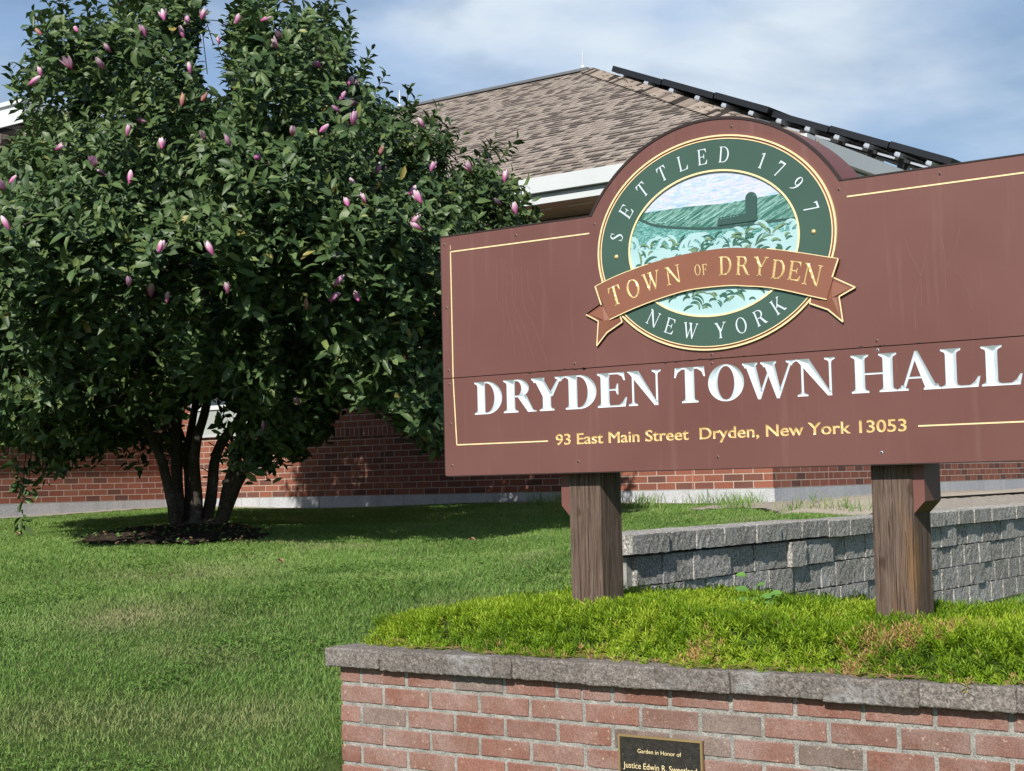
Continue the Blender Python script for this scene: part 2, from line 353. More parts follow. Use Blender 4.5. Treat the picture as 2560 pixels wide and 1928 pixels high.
def leafm():
    m = Mt('magnolia leaf', .45, .35); g = m.n('ShaderNodeNewGeometry'); r = m.attr('rnd')
    c = m.ramp(r, [(0, (.026, .058, .024)), (.45, (.070, .124, .044)), (.8, (.130, .192, .066)), (.96, (.21, .26, .08)), (1, (.32, .27, .08))])
    n = m.noise(g.outputs['Position'], 1.3, 3); c = m.mix(m.ramp(n, [(.4, 0.), (.65, .35)]), c, (.085, .13, .04)); m.color(c)
    ts = m.n('ShaderNodeBsdfTranslucent'); m.l(c, ts.inputs[0]); ms = m.n('ShaderNodeMixShader'); ms.inputs[0].default_value = .15
    m.l(m.b.outputs[0], ms.inputs[1]); m.l(ts.outputs[0], ms.inputs[2]); m.l(ms.outputs[0], m.nt.nodes['Material Output'].inputs[0]); return m.m
M['leaf'] = leafm()
M['bark'] = stone_rough('grey brown bark', [(.045, .038, .03), (.085, .073, .058), (.03, .025, .02), (.12, .105, .085)], .15)
def petal(name, a, b, c_):
    m = Mt(name, .5, .3); r = m.attr('rnd'); m.color(m.ramp(r, [(0, a), (.45, b), (.9, c_)]))
    ts = m.n('ShaderNodeBsdfTranslucent'); m.l(m.ramp(r, [(0, a), (.45, b), (.9, c_)]), ts.inputs[0]); ms = m.n('ShaderNodeMixShader'); ms.inputs[0].default_value = .25
    m.l(m.b.outputs[0], ms.inputs[1]); m.l(ts.outputs[0], ms.inputs[2]); m.l(ms.outputs[0], m.nt.nodes['Material Output'].inputs[0]); return m.m
M['petal'] = petal('pink petal', (.50, .07, .27), (.66, .26, .48), (.86, .68, .76))
M['petal_brown'] = petal('withered petal', (.38, .10, .13), (.42, .20, .17), (.48, .30, .22))
M['petal_mauve'] = petal('mauve petal', (.34, .05, .20), (.55, .22, .42), (.66, .42, .58))
M['leaf_fresh'] = plain('fresh green leaf', (.10, .20, .05), .45, var=.25, sc=14)
M['deadleaf'] = plain('fallen leaf', (.26, .16, .09), .7, var=.3, sc=30)
# ------------------------------------------------------------------ terrain
YT = np.array([-40, -5, 0, 3, 5.2, 6.5, 8.2, 10, 12.5, 16, 18, 60.]); ZT = np.array([-.1, -.05, 0, .18, .60, .87, 1.07, 1.18, 1.255, 1.345, 1.36, 1.37])
def ss(a, b, x): t = np.clip((x - a) / (b - a), 0, 1); return t * t * (3 - 2 * t)
def gz(X, Y):
    X = np.asarray(X, float); Y = np.asarray(Y, float)
    yc = fh[0] * X + fh[1] * Y
    g = (np.interp(yc - .5, YT, ZT) + 2 * np.interp(yc, YT, ZT) + np.interp(yc + .5, YT, ZT)) / 4
    up = ss(10.3, 12.3, Y) * (X > -14.5) * (X < 4); g = g * (1 - up) + 1.365 * up
    g = g + .17 * np.exp(-((X + 4.45) / .75) ** 2) * ss(6.7, 7.6, Y) * (1 - ss(9.6, 11, Y))
    g = g + .05 * np.exp(-(((X + 9.2) / 1.0) ** 2 + ((Y - 8.4) / .9) ** 2))
    g = g + .02 * np.sin(X * 1.3 + 1) * np.sin(Y * 1.1)
    g = g - .35 * ss(-3.85, -3.6, X) * (1 - ss(3.95, 4.3, Y)) * ss(1, 3, Y)
    lim = 1.295 + .10 * ss(0, .5, -4.45 - X); g = np.where((Y > 6.3) & (X > -4.96) & (X < -3.9), np.minimum(g, lim), g)
    low = np.minimum(g, .60 + .03 * np.sin(Y * 2 + X))
    wy = ss(4.3, 5.5, Y); hard = ss(-4.30, -4.20, X); soft = ss(-4.6, -3.3, X); k = np.where(Y > 6.42, hard, soft) * wy
    return g * (1 - k) + low * k
def axis(a, b, step, far):
    c = list(np.arange(a, b + 1e-6, step)); s = step; lo, hi = c[0], c[-1]; pre = []; post = []
    while lo > -far: s *= 1.35; lo -= s; pre.append(lo)
    s = step
    while hi < far: s *= 1.35; hi += s; post.append(hi)
    return np.array(pre[::-1] + c + post)
gx = np.sort(np.unique(np.concatenate([axis(-18, 3, .14, 900), np.arange(-4.6, -3.0, .05)]))); gy = np.sort(np.unique(np.concatenate([axis(-2, 16, .14, 900), np.arange(6.3, 6.6, .04)])))
GX, GY = np.meshgrid(gx, gy); GZ = gz(GX, GY); ny, nx = GX.shape
ii = (np.arange(ny - 1)[:, None] * nx + np.arange(nx - 1)[None]).ravel()
gr = build('ground', np.stack([GX.ravel(), GY.ravel(), GZ.ravel()], 1), np.stack([ii, ii + 1, ii + nx + 1, ii + nx], 1), M['ground'], smooth=True)
tag(gr, kind='structure')
def sheet(name, polyf, x0, x1, y0, y1, st, dz, mat, jitter=0.0):
    xs = np.arange(x0, x1 + 1e-6, st); ys = np.arange(y0, y1 + 1e-6, st); X, Y = np.meshgrid(xs, ys)
    Z = gz(X, Y) + dz + jitter * (rng.random(X.shape) - .5); n = len(xs); V = np.stack([X.ravel(), Y.ravel(), Z.ravel()], 1); F = []
    for j in range(len(ys) - 1):
        for i in range(n - 1):
            if polyf(xs[i] + st / 2, ys[j] + st / 2): F.append((j * n + i, j * n + i + 1, (j + 1) * n + i + 1, (j + 1) * n + i))
    return build(name, V, F, mat, smooth=True)
WB, WC, WA = 12.73, -6.40, -14.38          # wall planes of the town hall
def in_gravel(x, y): return (WA < x < WC + .1 and 12.38 + .05 * math.sin(x * 3) < y < WB + .1) or (WA - .05 < x < -13.95 and 4 < y < WB) or (WC - .1 < x < -4.31 and y > 10.95 + .15 * math.sin(x * 5) + .25 * (-4.4 - x))
def in_walk(x, y): return -5.45 < x < -4.75 and y > 10.75
tag(sheet('gravel_strip', in_gravel, -14.4, -4.25, 4, 30, .07, .016, M['gravel'], .010), kind='structure')
tag(sheet('walkway', in_walk, -5.45, -4.7, 10.75, 30, .05, .036, M['walk']), kind='structure')
MC = (-8.85, 7.90)
def in_mulch(x, y, k=1.0):
    a = math.atan2(y - MC[1], x - MC[0]); r = 1 + .12 * math.sin(3 * a + 1) + .08 * math.sin(7 * a) + .06 * math.sin(17 * a) + .05 * math.sin(29 * a + 1)
    dx, dy = x - MC[0], y - MC[1]; u = dx * .808 + dy * .589; v = -dx * .589 + dy * .808
    return (u / .60) ** 2 + (v / .90) ** 2 < (r * k) ** 2
mu = sheet('mulch_bed', in_mulch, -10.4, -7.3, 6.3, 9.6, .04, .02, M['mulch'], .03); tag(mu, kind='structure')

# ------------------------------------------------------------------ town hall
TH = empty('town_hall', (-9.5, WB, 1.36))
tag(TH, 'low red brick building with brown hipped shingle roof and white eaves behind the sign', 'building')
def wall_uv(name, quads, mat, parent, axis):
    V = []; F = []; U = []
    for (a0, a1, z0, z1, d) in quads:
        b = len(V)
        for a, z in ((a0, z0), (a1, z0), (a1, z1), (a0, z1)):
            V.append((a, d, z) if axis == 'x' else (d, a, z)); U.append((a, z - 1.49))
        F.append((b, b + 1, b + 2, b + 3) if axis == 'x' else (b, b + 1, b + 2, b + 3))
    return build(name, V, F, mat, parent, uv=U)
WX0, WX1, WZ0, WZ1 = -14.02, -13.06, 2.235, 3.45
wall_uv('wall', [(WA, WX0, 1.49, 4.3, WB), (WX1, WC, 1.49, 4.3, WB), (WX0, WX1, 1.49, WZ0, WB), (WX0, WX1, WZ1, 4.3, WB)], M['brick_far'], TH, 'x')
wall_uv('wall', [(2, WB, 1.49, 4.3, WA)], M['brick_far'], TH, 'y')
wall_uv('wall', [(WB, 24.5, 1.49, 4.3, WC)], M['brick_far'], TH, 'y')
gb = MB()
for a in np.arange(WA, WC, 1.22): gb.box((a + .003, WB - .02, 1.1), (min(a + 1.217, WC + .02), WB + .1, 1.487))
gb.build('granite_base', M['granite'], TH)
gb = MB()
for a in np.arange(2.0, WB - .1, 1.22): gb.box((WA - .1, a + .003, 1.1), (WA + .02, min(a + 1.217, WB - .022), 1.487))
gb.build('granite_base', M['granite'], TH)
gb = MB()
for a in np.arange(WB + .003, 24.5, 1.22): gb.box((WC - .1, a, 1.1), (WC + .0195, min(a + 1.214, 24.5), 1.487))
gb.build('granite_base', M['granite'], TH)
cjm = plain('pink sealant joint', (.45, .20, .17))
for lo, hi in (((-11.0, WB - .002, 1.49), (-10.99, WB + .01, 4.2)), ((-7.23, WB - .002, 1.49), (-7.22, WB + .01, 4.2)), ((WC - .01, 13.9, 1.49), (WC + .002, 13.91, 4.2)), ((WA - .01, 12.62, 1.49), (WA + .002, 12.63, 4.2))): MB().box(lo, hi).build('control_joint', cjm, TH)
def band(quads, axis):   # projecting rowlock course at sill height
    b = MB()
    for a0, a1, d in quads:
        z0, z1, p = 2.135, 2.235, .018
        if axis == 'x': V = [(a0, d - p, z0), (a1, d - p, z0), (a1, d - p, z1), (a0, d - p, z1), (a0, d, z0), (a1, d, z0), (a1, d, z1), (a0, d, z1)]
        else: V = [(d + p, a0, z0), (d + p, a1, z0), (d + p, a1, z1), (d + p, a0, z1), (d, a0, z0), (d, a1, z0), (d, a1, z1), (d, a0, z1)]
        U = [(a0, 0.0), (a1, 0.0), (a1, .1016), (a0, .1016)] * 2
        b.add(V, [(0, 1, 2, 3), (3, 2, 6, 7), (0, 4, 5, 1), (1, 5, 6, 2), (0, 3, 7, 4)], uv=U)
    b.build('sill_course', M['rowlock'], TH)
band([(WA + .02, WX0, WB), (WX1, WC, WB)], 'x'); band([(2, WB - .02, WA)], 'y'); band([(WB, 24.5, WC)], 'y')
# window
wf = MB()
for lo, hi in (((WX0, WB + .03, WZ0), (WX0 + .05, WB + .09, WZ1)), ((WX1 - .05, WB + .03, WZ0), (WX1, WB + .09, WZ1)), ((WX0 + .05, WB + .03, WZ1 - .05), (WX1 - .05, WB + .09, WZ1)), ((WX0 + .05, WB + .03, 2.53), (WX1 - .05, WB + .09, 2.58))): wf.box(lo, hi)
win = wf.build('window', M['frame'], TH)
MB().box((WX0 + .05, WB + .06, 2.58), (WX1 - .05, WB + .075, WZ1 - .05)).build('pane', M['glass'], win)
MB().box((WX0 + .05, WB + .05, WZ0 + .01), (WX1 - .05, WB + .075, 2.53)).build('lower_panel', M['blind'], win)
MB().box((WX0 - .04, WB - .035, WZ0 - .03), (WX1 + .04, WB + .03, WZ0 + .008)).build('sill', M['granite'], win)
# roof
EZ = 4.44; EY = 11.97; EX = -5.64; RY = 17.9; RZ = 7.27; AX = EX - (RY - EY); sl_ = math.hypot(RY - EY, RZ - EZ); BY = 2 * RY - EY
def roofplane(name, pts, uvs, mat=M['shingle']): return build(name, pts, [tuple(range(len(pts)))], mat, TH, uv=uvs)
roof = roofplane('roof', [(-32, EY, EZ), (EX, EY, EZ), (AX, RY, RZ), (-32, RY, RZ)], [(-32, 0), (EX, 0), (AX, sl_), (-32, sl_)])
r_ = build('roof_end', [(EX, EY, EZ), (EX, BY, EZ), (AX, RY, RZ)], [(0, 1, 2)], M['shingle'], TH, uv=[(EY, 0), (BY, 0), (RY, sl_)])
build('roof_back', [(EX, BY, EZ), (-32, BY, EZ), (-32, RY, RZ), (AX, RY, RZ)], [(0, 1, 2, 3)], M['shingle'], TH, uv=[(EX, 0), (-32, 0), (-32, sl_), (AX, sl_)])
def cap(name, P0, P1, wd, t, mat, uvrow):
    P0 = Vector(P0); P1 = Vector(P1); d = (P1 - P0); Lh = d.length; d.normalize(); s = d.cross(Vector((0, 0, 1))).normalized(); up = s.cross(d)
    V = []; U = []
    n = int(Lh / .14)
    F = []
    for i in range(n):
        a = P0 + d * (i * Lh / n); b = P0 + d * ((i + 1.15) * Lh / n); k = len(V)
        for p, h in ((a, t + .012), (b, t)):
            for q, dr in ((-1, -.45), (0, 0.0), (1, -.45)):
                V.append(p + s * q * wd + up * h + Vector((0, 0, dr * wd))); U.append(((i % 37) * .27 + q * .1 + .13, (i % 11) * .14 + .07))
        F += [(k, k + 1, k + 4, k + 3), (k + 1, k + 2, k + 5, k + 4), (k, k + 1, k + 1 + 0, k + 2)][:2] + [(k, k + 2, k + 1)]
    return build(name, V, F, mat, TH, uv=U)
cap('hip_cap', (EX, EY, EZ), (AX, RY, RZ), .16, .025, M['shingle'], 0)
cap('hip_cap', (EX, BY, EZ), (AX, RY, RZ), .16, .025, M['shingle'], 0)
MB().box((-32, RY - .10, RZ - .02), (AX, RY + .10, RZ + .015)).build('ridge_cap', plain('grey ridge cap', (.13, .14, .155), .6), TH)
fs = MB()
fs.box((-13.55, EY - .085, 4.305), (EX + .085, EY, 4.45)).box((-13.55, EY - .03, 4.205), (EX + .03, EY, 4.288)).box((-13.55, EY - .012, 4.288), (EX + .012, EY, 4.305))
fs.build('fascia', M['white'], TH)
fs = MB(); fs.box((EX, EY + .001, 4.305), (EX + .0845, BY, 4.449)).box((EX, EY + .001, 4.205), (EX + .0295, BY, 4.287)); fs.build('fascia', M['white'], TH)
fs = MB(); fs.box((-13.60, 2.0, 4.305), (-13.552, EY - .09, 4.448)).box((-13.60, 2.0, 4.205), (-13.56, EY - .04, 4.287)); fs.build('fascia', M['white'], TH)
MB().box((-13.55, EY + .001, 4.21), (EX - .001, WB + .05, 4.24)).box((WC - .05, WB + .051, 4.21), (EX - .001, BY, 4.24)).box((WA - .05, 2.0, 4.212), (-13.601, WB + .04, 4.242)).build('soffit', M['soffit'], TH)
sv = MB()
for i in range(16): MB().box((-13 + i * .48, EY + .2, 4.203), (-12.72 + i * .48, EY + .27, 4.2095)).build('soffit_vent', M['frame'], TH)
# left wing: lower roof slope with a raised white eave above it
build('roof_lower', [(-26, 6.9, 4.30), (-13.55, 6.9, 4.30), (-13.55, 10.05, 5.46), (-26, 10.05, 5.46)], [(0, 1, 2, 3)], M['shingle'], TH, uv=[(-26, 0), (-13.55, 0), (-13.55, 3.36), (-26, 3.36)])
MB().box((-26, 10.0, 5.46), (-13.50, 10.06, 5.70)).box((-26, 9.97, 5.665), (-13.48, 10.0, 5.71)).box((-26, 9.985, 5.455), (-13.49, 10.0, 5.49)).box((-13.54, 10.062, 5.46), (-13.50, 12.6, 5.70)).build('fascia', M['white'], TH)
MB().box((-26, 10.062, 5.2), (-13.541, 17.8, 5.69)).build('upper_wing', M['soffit'], TH)
build('roof_side', [(-13.56, 6.9, 4.31), (-13.56, 12.6, 4.31), (-13.56, 12.6, 5.46), (-13.56, 10.05, 5.46)], [(0, 1, 2, 3)], M['shingle'], TH, uv=[(6.9, 0), (12.6, 0), (12.6, 1.15), (10, 1.15)])
for x, z1 in ((-11.70, 7.57), (-15.03, 7.57)):
    MB().tube([(x, RY, RZ), (x, RY, z1 - .08), (x, RY, z1)], [.012, .010, .004], 6).tube([(x, RY, RZ + .045), (x, RY, RZ + .07)], [.04, .03], 8).build('lightning_rod', M['rod'], TH)
# solar panels over the end slope of the roof
SP = empty('solar_array', (-8.6, 17.4, 6.0)); tag(SP, 'row of black solar panels raised over the right roof slope, seen edge on', 'solar panels')
sA = Vector((-10.524, 0, 6.831)); sB = Vector((-6.160, 0, 4.996)); sd = (sB - sA); SL = sd.length; sd.normalize(); sn = Vector((-sd.z, 0, sd.x)) * -1
if sn.z < 0: sn = -sn
def slab(mb, s0, s1, y0, y1, h0, h1):
    V = [sA + sd * s + sn * h + Vector((0, y, 0)) for h in (h0, h1) for s, y in ((s0, y0), (s1, y0), (s1, y1), (s0, y1))]
    mb.add(V, [(0, 3, 2, 1), (4, 5, 6, 7), (0, 1, 5, 4), (1, 2, 6, 5), (2, 3, 7, 6), (3, 0, 4, 7)])
npan = 6
for k in range(npan):
    a = k * SL / npan
    for c in range(3):
        jit = .012 * ((k * 7 + c) % 3); p = MB(); slab(p, a + .008, a + SL / npan - .008, 16.75 + c * 1.02 + .1 * (k > 2), 17.75 + c * 1.02 + .1 * (k > 2), jit, jit + .075); p.build('solar_panel', M['panel_black'], SP)
rl = MB()
for k in range(npan):
    for q in (.25, .75):
        a = (k + q) * SL / npan; slab(rl, a - .03, a + .03, 16.72, 19.8, -.055, -.004); slab(rl, a - .035, a + .035, 16.715, 16.80, -.045, -.02); rl.build('rail', M['alu'], SP); rl = MB()
slab(rl, .15, SL - .25, 16.9, 16.95, -.085, -.06)
rl.build('long_rail', M['alu'], SP)
bk = MB()
for k in range(11):
    a = .35 + k * SL / 11.2; slab(bk, a - .04, a + .04, 16.88, 16.99, -.20, -.04); slab(bk, a - .09, a + .09, 16.86, 17.0, -.09, -.05); bk.build('standoff_bracket', M['bracket_black'], SP); bk = MB()
slab(bk, 2.0, SL - .1, 16.98, 17.02, -.10, -.03)
bk.build('cross_rail', M['bracket_black'], SP)

# ------------------------------------------------------------------ grey block retaining wall
RW = empty('retaining_wall', (-4.25, 10, .6)); tag(RW, 'grey split face block retaining wall beside the lawn behind the sign posts', 'retaining wall')
RX = -4.1; Y0 = 6.54; Y1 = 17.5
lens = [.2, .3, .3, .41, .25]
def blocks(z0, z1, x_off, y_start, seed, cp=False):
    mb = MB(); y = y_start; k = seed
    while y < Y1:
        ln = lens[(k * 7 + k // 3) % 5] if not cp else (.30 if k % 3 else .36)
        if y + ln > Y1: break
        xo = x_off + .006 * ((k * 5) % 4 - 1.5)
        if not cp and seed == 21 and 8.3 < y < 8.48: xo += .025
        dz = 0.010 if (cp and y < 8.5) else 0.0
        mb.rbox((RX - .31 if cp else RX - .22, y + .002, z0 + .0015 + dz), (RX + xo, y + ln - .002, z1 - .0015 + dz), .004, .030, .0045, 40, seed + k * .37, rnd=random.random(), skip=((0, 0), (2, 0)) if cp else ((0, 0), (2, 0), (2, 1)))
        y += ln; k += 1
    return mb
blocks(1.215, 1.318, .03, Y0, 3, True).build('wall_cap', M['block'], RW)
wb = MB()
for i, (zt, sd_) in enumerate(((1.215, 21), (1.065, 34), (.915, 47), (.765, 59), (.615, 66))):
    b = blocks(zt - .15, zt, .0 + .002 * i, Y0 + (0 if i % 2 else .1), sd_)
    o_ = len(wb.v); wb.v += b.v; wb.f += [tuple(q + o_ for q in f) for f in b.f]; wb.a += b.a; wb.m += b.m; wb.uv += b.uv
wb.build('block_courses', M['block'], RW)
MB().box((RX - .2, Y0 + .05, .3), (RX - .03, Y1, 1.213)).build('core', M['mortar'], RW)

# ------------------------------------------------------------------ brick planter
PX0, PX1, PY, PB = -3.70, -0.15, 4.03, 5.16
PL = empty('brick_planter', (-2, 4.1, .4)); tag(PL, 'low red brick planter wall with rough grey coping under the sign', 'planter')
def courses(x0, x1, d, axis, outward):
    mb = MB(); k = 0
    for r in range(-1, 9):
        zt = .9155 - r * .0677; zb = zt - .0560
        off = 0 if r % 2 else .1015
        a = x0; first = (.093 if r % 2 else .193); cuts = [x0]; a = x0 + first
        while a < x1 - .02: cuts.append(a); a += .203
        cuts.append(x1 + .01)
        for i in range(len(cuts) - 1):
            b0 = cuts[i] + (0 if i == 0 else .0062); b1 = cuts[i + 1] - .0062; k += 1
            if r == -1 and i == 5: b1 = b0 + .085
            j = .0015 * (random.random() - .5); rr = random.random()
            zz = zt if r >= 0 else .981
            if axis == 'x': lo, hi, sk = (b0, d + j, zb + .0005 * random.random()), (b1, d + .09, zz), ((1, 1), (0, 0) if i else (9, 9))
            else: lo, hi, sk = (d, b0, zb), (d + .09, b1, zz), ((0, 1),)
            mb.rbox(lo, hi, .0035, .028, .0016, 30, k * .61, rnd=rr, skip=sk)
            if r == -1 and i == 5 and axis == 'x':
                mb.rbox((b1 + .006, d, zb), (cuts[i + 1] - .005, d + .09, zz), .0035, .028, .0016, 30, k, rnd=random.random(), skip=((1, 1),))
    return mb
courses(PX0, PX1, PY, 'x', -1).build('brick_face', M['brick_near'], PL)
courses(PY + .1, PB, PX0, 'y', -1).build('brick_end', M['brick_near'], PL)
mo = MB(); xs = np.linspace(PX0 + .006, PX1, 300); zs = np.linspace(.25, .976, 70)
V = []; 
for z in zs:
    for x in xs: V.append((x, PY + .0035 + .0022 * noise.noise(Vector((x * 35, z * 35, 0))), z))
F = [(j * 300 + i, j * 300 + i + 1, (j + 1) * 300 + i + 1, (j + 1) * 300 + i) for j in range(69) for i in range(299)]
mo.add(V, F); mo.box((PX0 + .006, PY + .02, .25), (PX1, PY + .18, .976)); mo.box((PX0 + .006, PY + .181, .25), (PX0 + .15, PB, .976)); mo.box((PX0 + .151, PB - .1, .25), (PX1, PB, .976))
mo.build('mortar_bed', M['mortar'], PL)
def onYp(x, y, Y): d = ray(x, y); return CAM + d * ((Y - CAM[1]) / d[1])
jx = [PX0 - .045] + [float(onYp(x, 1650 + (x - 850) * .063, 4.0)[0]) for x in (946, 1105, 1278, 1463, 1638, 1823, 2054, 2297, 2540)]
while jx[-1] < PX1: jx.append(jx[-1] + .24)
for i in range(len(jx) - 1):
    f = .006 * math.sin(i * 2.3)
    rt = [.0, .006, -.002, .002, -.006, .002, 0, .008, .001, 0][i % 10]
    MB().rbox((jx[i] + .0002, 3.999 + f * .5, .980 - abs(rt) * .7), (jx[i + 1] - .0002, 4.24, 1.044 + rt * .05), .006, .012, .0026, 48, i * 3.1, rnd=random.random()).build('coping_stone', M['coping'], PL)
for i in range(4):
    MB().rbox((PX0 - .055, 4.243 + i * .24, .98), (PX0 + .17, 4.48 + i * .24, 1.041), .009, .016, .003, 26, i * 5.1 + 40, rnd=random.random()).build('coping_stone', M['coping'], PL)
sx = np.arange(PX0 + .15, PX1, .05); sy = np.arange(4.2, PB + .01, .05)
V = [(x, y, 1.03 + .006 * noise.noise(Vector((x * 20, y * 20, 0)))) for y in sy for x in sx]; n_ = len(sx)
tag(build('planter_soil', V, [(j * n_ + i, j * n_ + i + 1, (j + 1) * n_ + i + 1, (j + 1) * n_ + i) for j in range(len(sy) - 1) for i in range(n_ - 1)], M['soil']), kind='structure')
# ------------------------------------------------------------------ drawn serif letters
def ell(cx, cy, rx, ry, a0=0, a1=360, n=28): return [(cx + rx * math.cos(math.radians(a0 + (a1 - a0) * i / n)), cy + ry * math.sin(math.radians(a0 + (a1 - a0) * i / n))) for i in range(n + (0 if abs(a1 - a0) >= 360 else 1))]
def sweep(P, W):
    A = []; B = []
    for i in range(len(P)):
        p0 = P[max(i - 1, 0)]; p1 = P[min(i + 1, len(P) - 1)]; dx, dy = p1[0] - p0[0], p1[1] - p0[1]; l = math.hypot(dx, dy) or 1
        nx_, ny_ = -dy / l, dx / l; h = W[i] / 2; A.append((P[i][0] + nx_ * h, P[i][1] + ny_ * h)); B.append((P[i][0] - nx_ * h, P[i][1] - ny_ * h))
    return A + B[::-1]
def spl(pts, n=8):
    """smooth curve through (x, y, width) points"""
    out = []; m = len(pts)
    for i in range(m - 1):
        p0, p1, p2, p3 = pts[max(i - 1, 0)], pts[i], pts[i + 1], pts[min(i + 2, m - 1)]
        for k in range(n):
            t = k / n; out.append(tuple(.5 * ((2 * b) + (-a + c) * t + (2 * a - 5 * b + 4 * c - d) * t * t + (-a + 3 * b - 3 * c + d) * t ** 3) for a, b, c, d in zip(p0, p1, p2, p3)))
    out.append(pts[-1]); return sweep([(p[0], p[1]) for p in out], [p[2] for p in out])
def glyph(ch, w=.22, t=.055):
    s = .042 if w > .15 else .03; e = .085 if w > .15 else .065; b = .05 if w > .15 else .03
    def foot(x0, x1, l=e, r=e, y=0): return [(x0 - l, y), (x1 + r, y), (x1 + r, y + s), (x1 + .012, y + s + b), (x1, y + s + b * 2), (x0, y + s + b * 2), (x0 - .012, y + s + b), (x0 - l, y + s)]
    def head(x0, x1, l=e, r=e): return [(x, 1 - y) for x, y in foot(x0, x1, l, r)][::-1]
    def stem(x0, l=e, r=e, y0=0, y1=1, hd=True, ft=True, ww=w):
        o = [('+', [(x0, y0), (x0 + ww, y0), (x0 + ww, y1), (x0, y1)])]
        if hd: o.append(('+', head(x0, x0 + ww, l, r)))
        if ft: o.append(('+', foot(x0, x0 + ww, l, r)))
        return o
    P = lambda *a: ('+', list(a))
    if ch == 'D': return stem(.09, r=0) + [('+', [(.2, 0)] + ell(.36, .5, .42, .5, -90, 90) + [(.2, 1)]), ('-', [(.09 + w, t)] + ell(.34, .5, .44 - w, .5 - t, -90, 90) + [(.09 + w, 1 - t)])], .80
    if ch == 'R': return stem(.09) + [('+', [(.2, .46)] + ell(.38, .73, .29, .27, -90, 90) + [(.2, 1)]), ('-', [(.09 + w, .46 + t)] + ell(.36, .73, .31 - w * .92, .27 - t, -90, 90) + [(.09 + w, 1 - t)]), P((.36, .5), (.36 + w * 1.1, .52), (.78, .05), (.86, .03), (.86, 0), (.64, 0))], .86
    if ch == 'P': return stem(.09) + [('+', [(.2, .44)] + ell(.38, .72, .29, .28, -90, 90) + [(.2, 1)]), ('-', [(.09 + w, .44 + t)] + ell(.36, .72, .31 - w * .92, .28 - t, -90, 90) + [(.09 + w, 1 - t)])], .7
    if ch == 'Y': return [P((.06, 1), (.06 + w * 1.1, 1), (.46 + w * .3, .52), (.40 + w / 2, .40), (.40 - w / 2, .44)), P((.72, 1), (.72 + t * 1.3, 1), (.42 + w / 2 + t * .6, .44), (.40, .40), (.44, .46)), ('+', head(.06, .06 + w * 1.1, .06, .05)), ('+', head(.72, .72 + t * 1.3, .10, .09)), P((.40 - w / 2, 0), (.40 + w / 2, 0), (.40 + w / 2, .5), (.40 - w / 2, .5)), ('+', foot(.40 - w / 2, .40 + w / 2))], .86
    if ch in 'EFL':
        o = stem(.09, r=(0 if ch == 'E' else .02 if ch == 'L' else e)) if ch != 'L' else stem(.09)
        if ch in 'EL': o += [P((.2, 0), (.70, 0), (.745, .27), (.705, .27), (.64, .14), (.55, t * 1.1), (.2, t))]
        if ch in 'EF': o += [P((.2, 1), (.68, 1), (.70, .76), (.665, .76), (.62, .88), (.52, 1 - t * 1.1), (.2, 1 - t)), P((.2, .48), (.46, .48), (.50, .36), (.53, .36), (.53, .68), (.50, .68), (.46, .48 + t), (.2, .48 + t))]
        return o, .75
    if ch == 'N': return [P((.12, 0), (.12 + t * 1.2, 0), (.12 + t * 1.2, .95), (.12, .95)), P((.02, 1), (.04 + w * 1.25, 1), (.84, .02), (.84, -.01), (.74, -.01), (.12, .84), (.02, .97)), P((.78, 0), (.78 + t * 1.2, 0), (.78 + t * 1.2, 1), (.78, 1)), ('+', head(.78, .78 + t * 1.2, .10, .09)), ('+', foot(.12, .12 + t * 1.2, .10, .10)), P((.0, 1 - s), (.0, 1), (.12, 1), (.12, 1 - s))], .94
    if ch == 'T': return [P((.36 - w / 2, 0), (.36 + w / 2, 0), (.36 + w / 2, 1), (.36 - w / 2, 1)), ('+', foot(.36 - w / 2, .36 + w / 2)), P((.02, 1), (.70, 1), (.72, .72), (.685, .72), (.64, .86), (.54, 1 - t * 1.1), (.18, 1 - t * 1.1), (.08, .86), (.035, .72), (.0, .72))], .72
    if ch == 'O': return [('+', ell(.42, .5, .41, .515, n=44)), ('-', ell(.42, .5, .41 - w * 1.02, .515 - t * 1.0, n=40))], .84
    if ch == 'W':
        o = []
        for x in (.04, .44): o += [P((x, 1), (x + w * 1.05, 1), (x + .33 + w * .18, .12), (x + .31, -.01), (x + .27, -.01)), P((x + .27, -.01), (x + .33, -.01), (x + .56 + t, .98), (x + .56, .98))]
        return o + [('+', head(.04, .04 + w * 1.05, .05, .05)), ('+', head(.44, .44 + w * 1.05, .06, .05)), ('+', head(1.0, 1.0 + t, .08, .08))], 1.12
    if ch == 'H': return stem(.09) + stem(.82 - w + .09, ) + [P((.2, .47), (.8, .47), (.8, .47 + t), (.2, .47 + t))], 1.0
    if ch == 'A': return [P((.38, 1.01), (.44, 1.01), (.84, 0), (.84 - w * 1.15, 0), (.36, .84)), P((.10, 0), (.10 + t * 1.2, 0), (.42, .9), (.38, 1.0)), ('+', foot(.09, .09 + t, .08, .10)), ('+', foot(.84 - w * 1.1, .84, .06, .06)), P((.2, .30), (.62, .30), (.62, .30 + t), (.2, .30 + t))], .90
    if ch == 'K': return stem(.09) + [P((.24, .44), (.30, .40), (.74, .98), (.66, .98)), ('+', head(.64, .70, .07, .07)), P((.34, .56), (.40 + w * .3, .62), (.80, 0), (.80 - w * 1.2, 0)), ('+', foot(.80 - w * 1.1, .80, .05, .07))], .88
    if ch == 'S': return [('+', spl([(.46, .84, t), (.34, .965, t), (.20, .93, w * .7), (.12, .77, w * .95), (.24, .60, w * 1.05), (.38, .45, w * 1.1), (.49, .25, w * .95), (.38, .06, w * .6), (.22, .035, t), (.09, .17, t)], 6)), P((.44, .72), (.475, .72), (.475, 1.0), (.445, 1.0)), P((.07, .0), (.10, .0), (.11, .30), (.075, .30))], .56
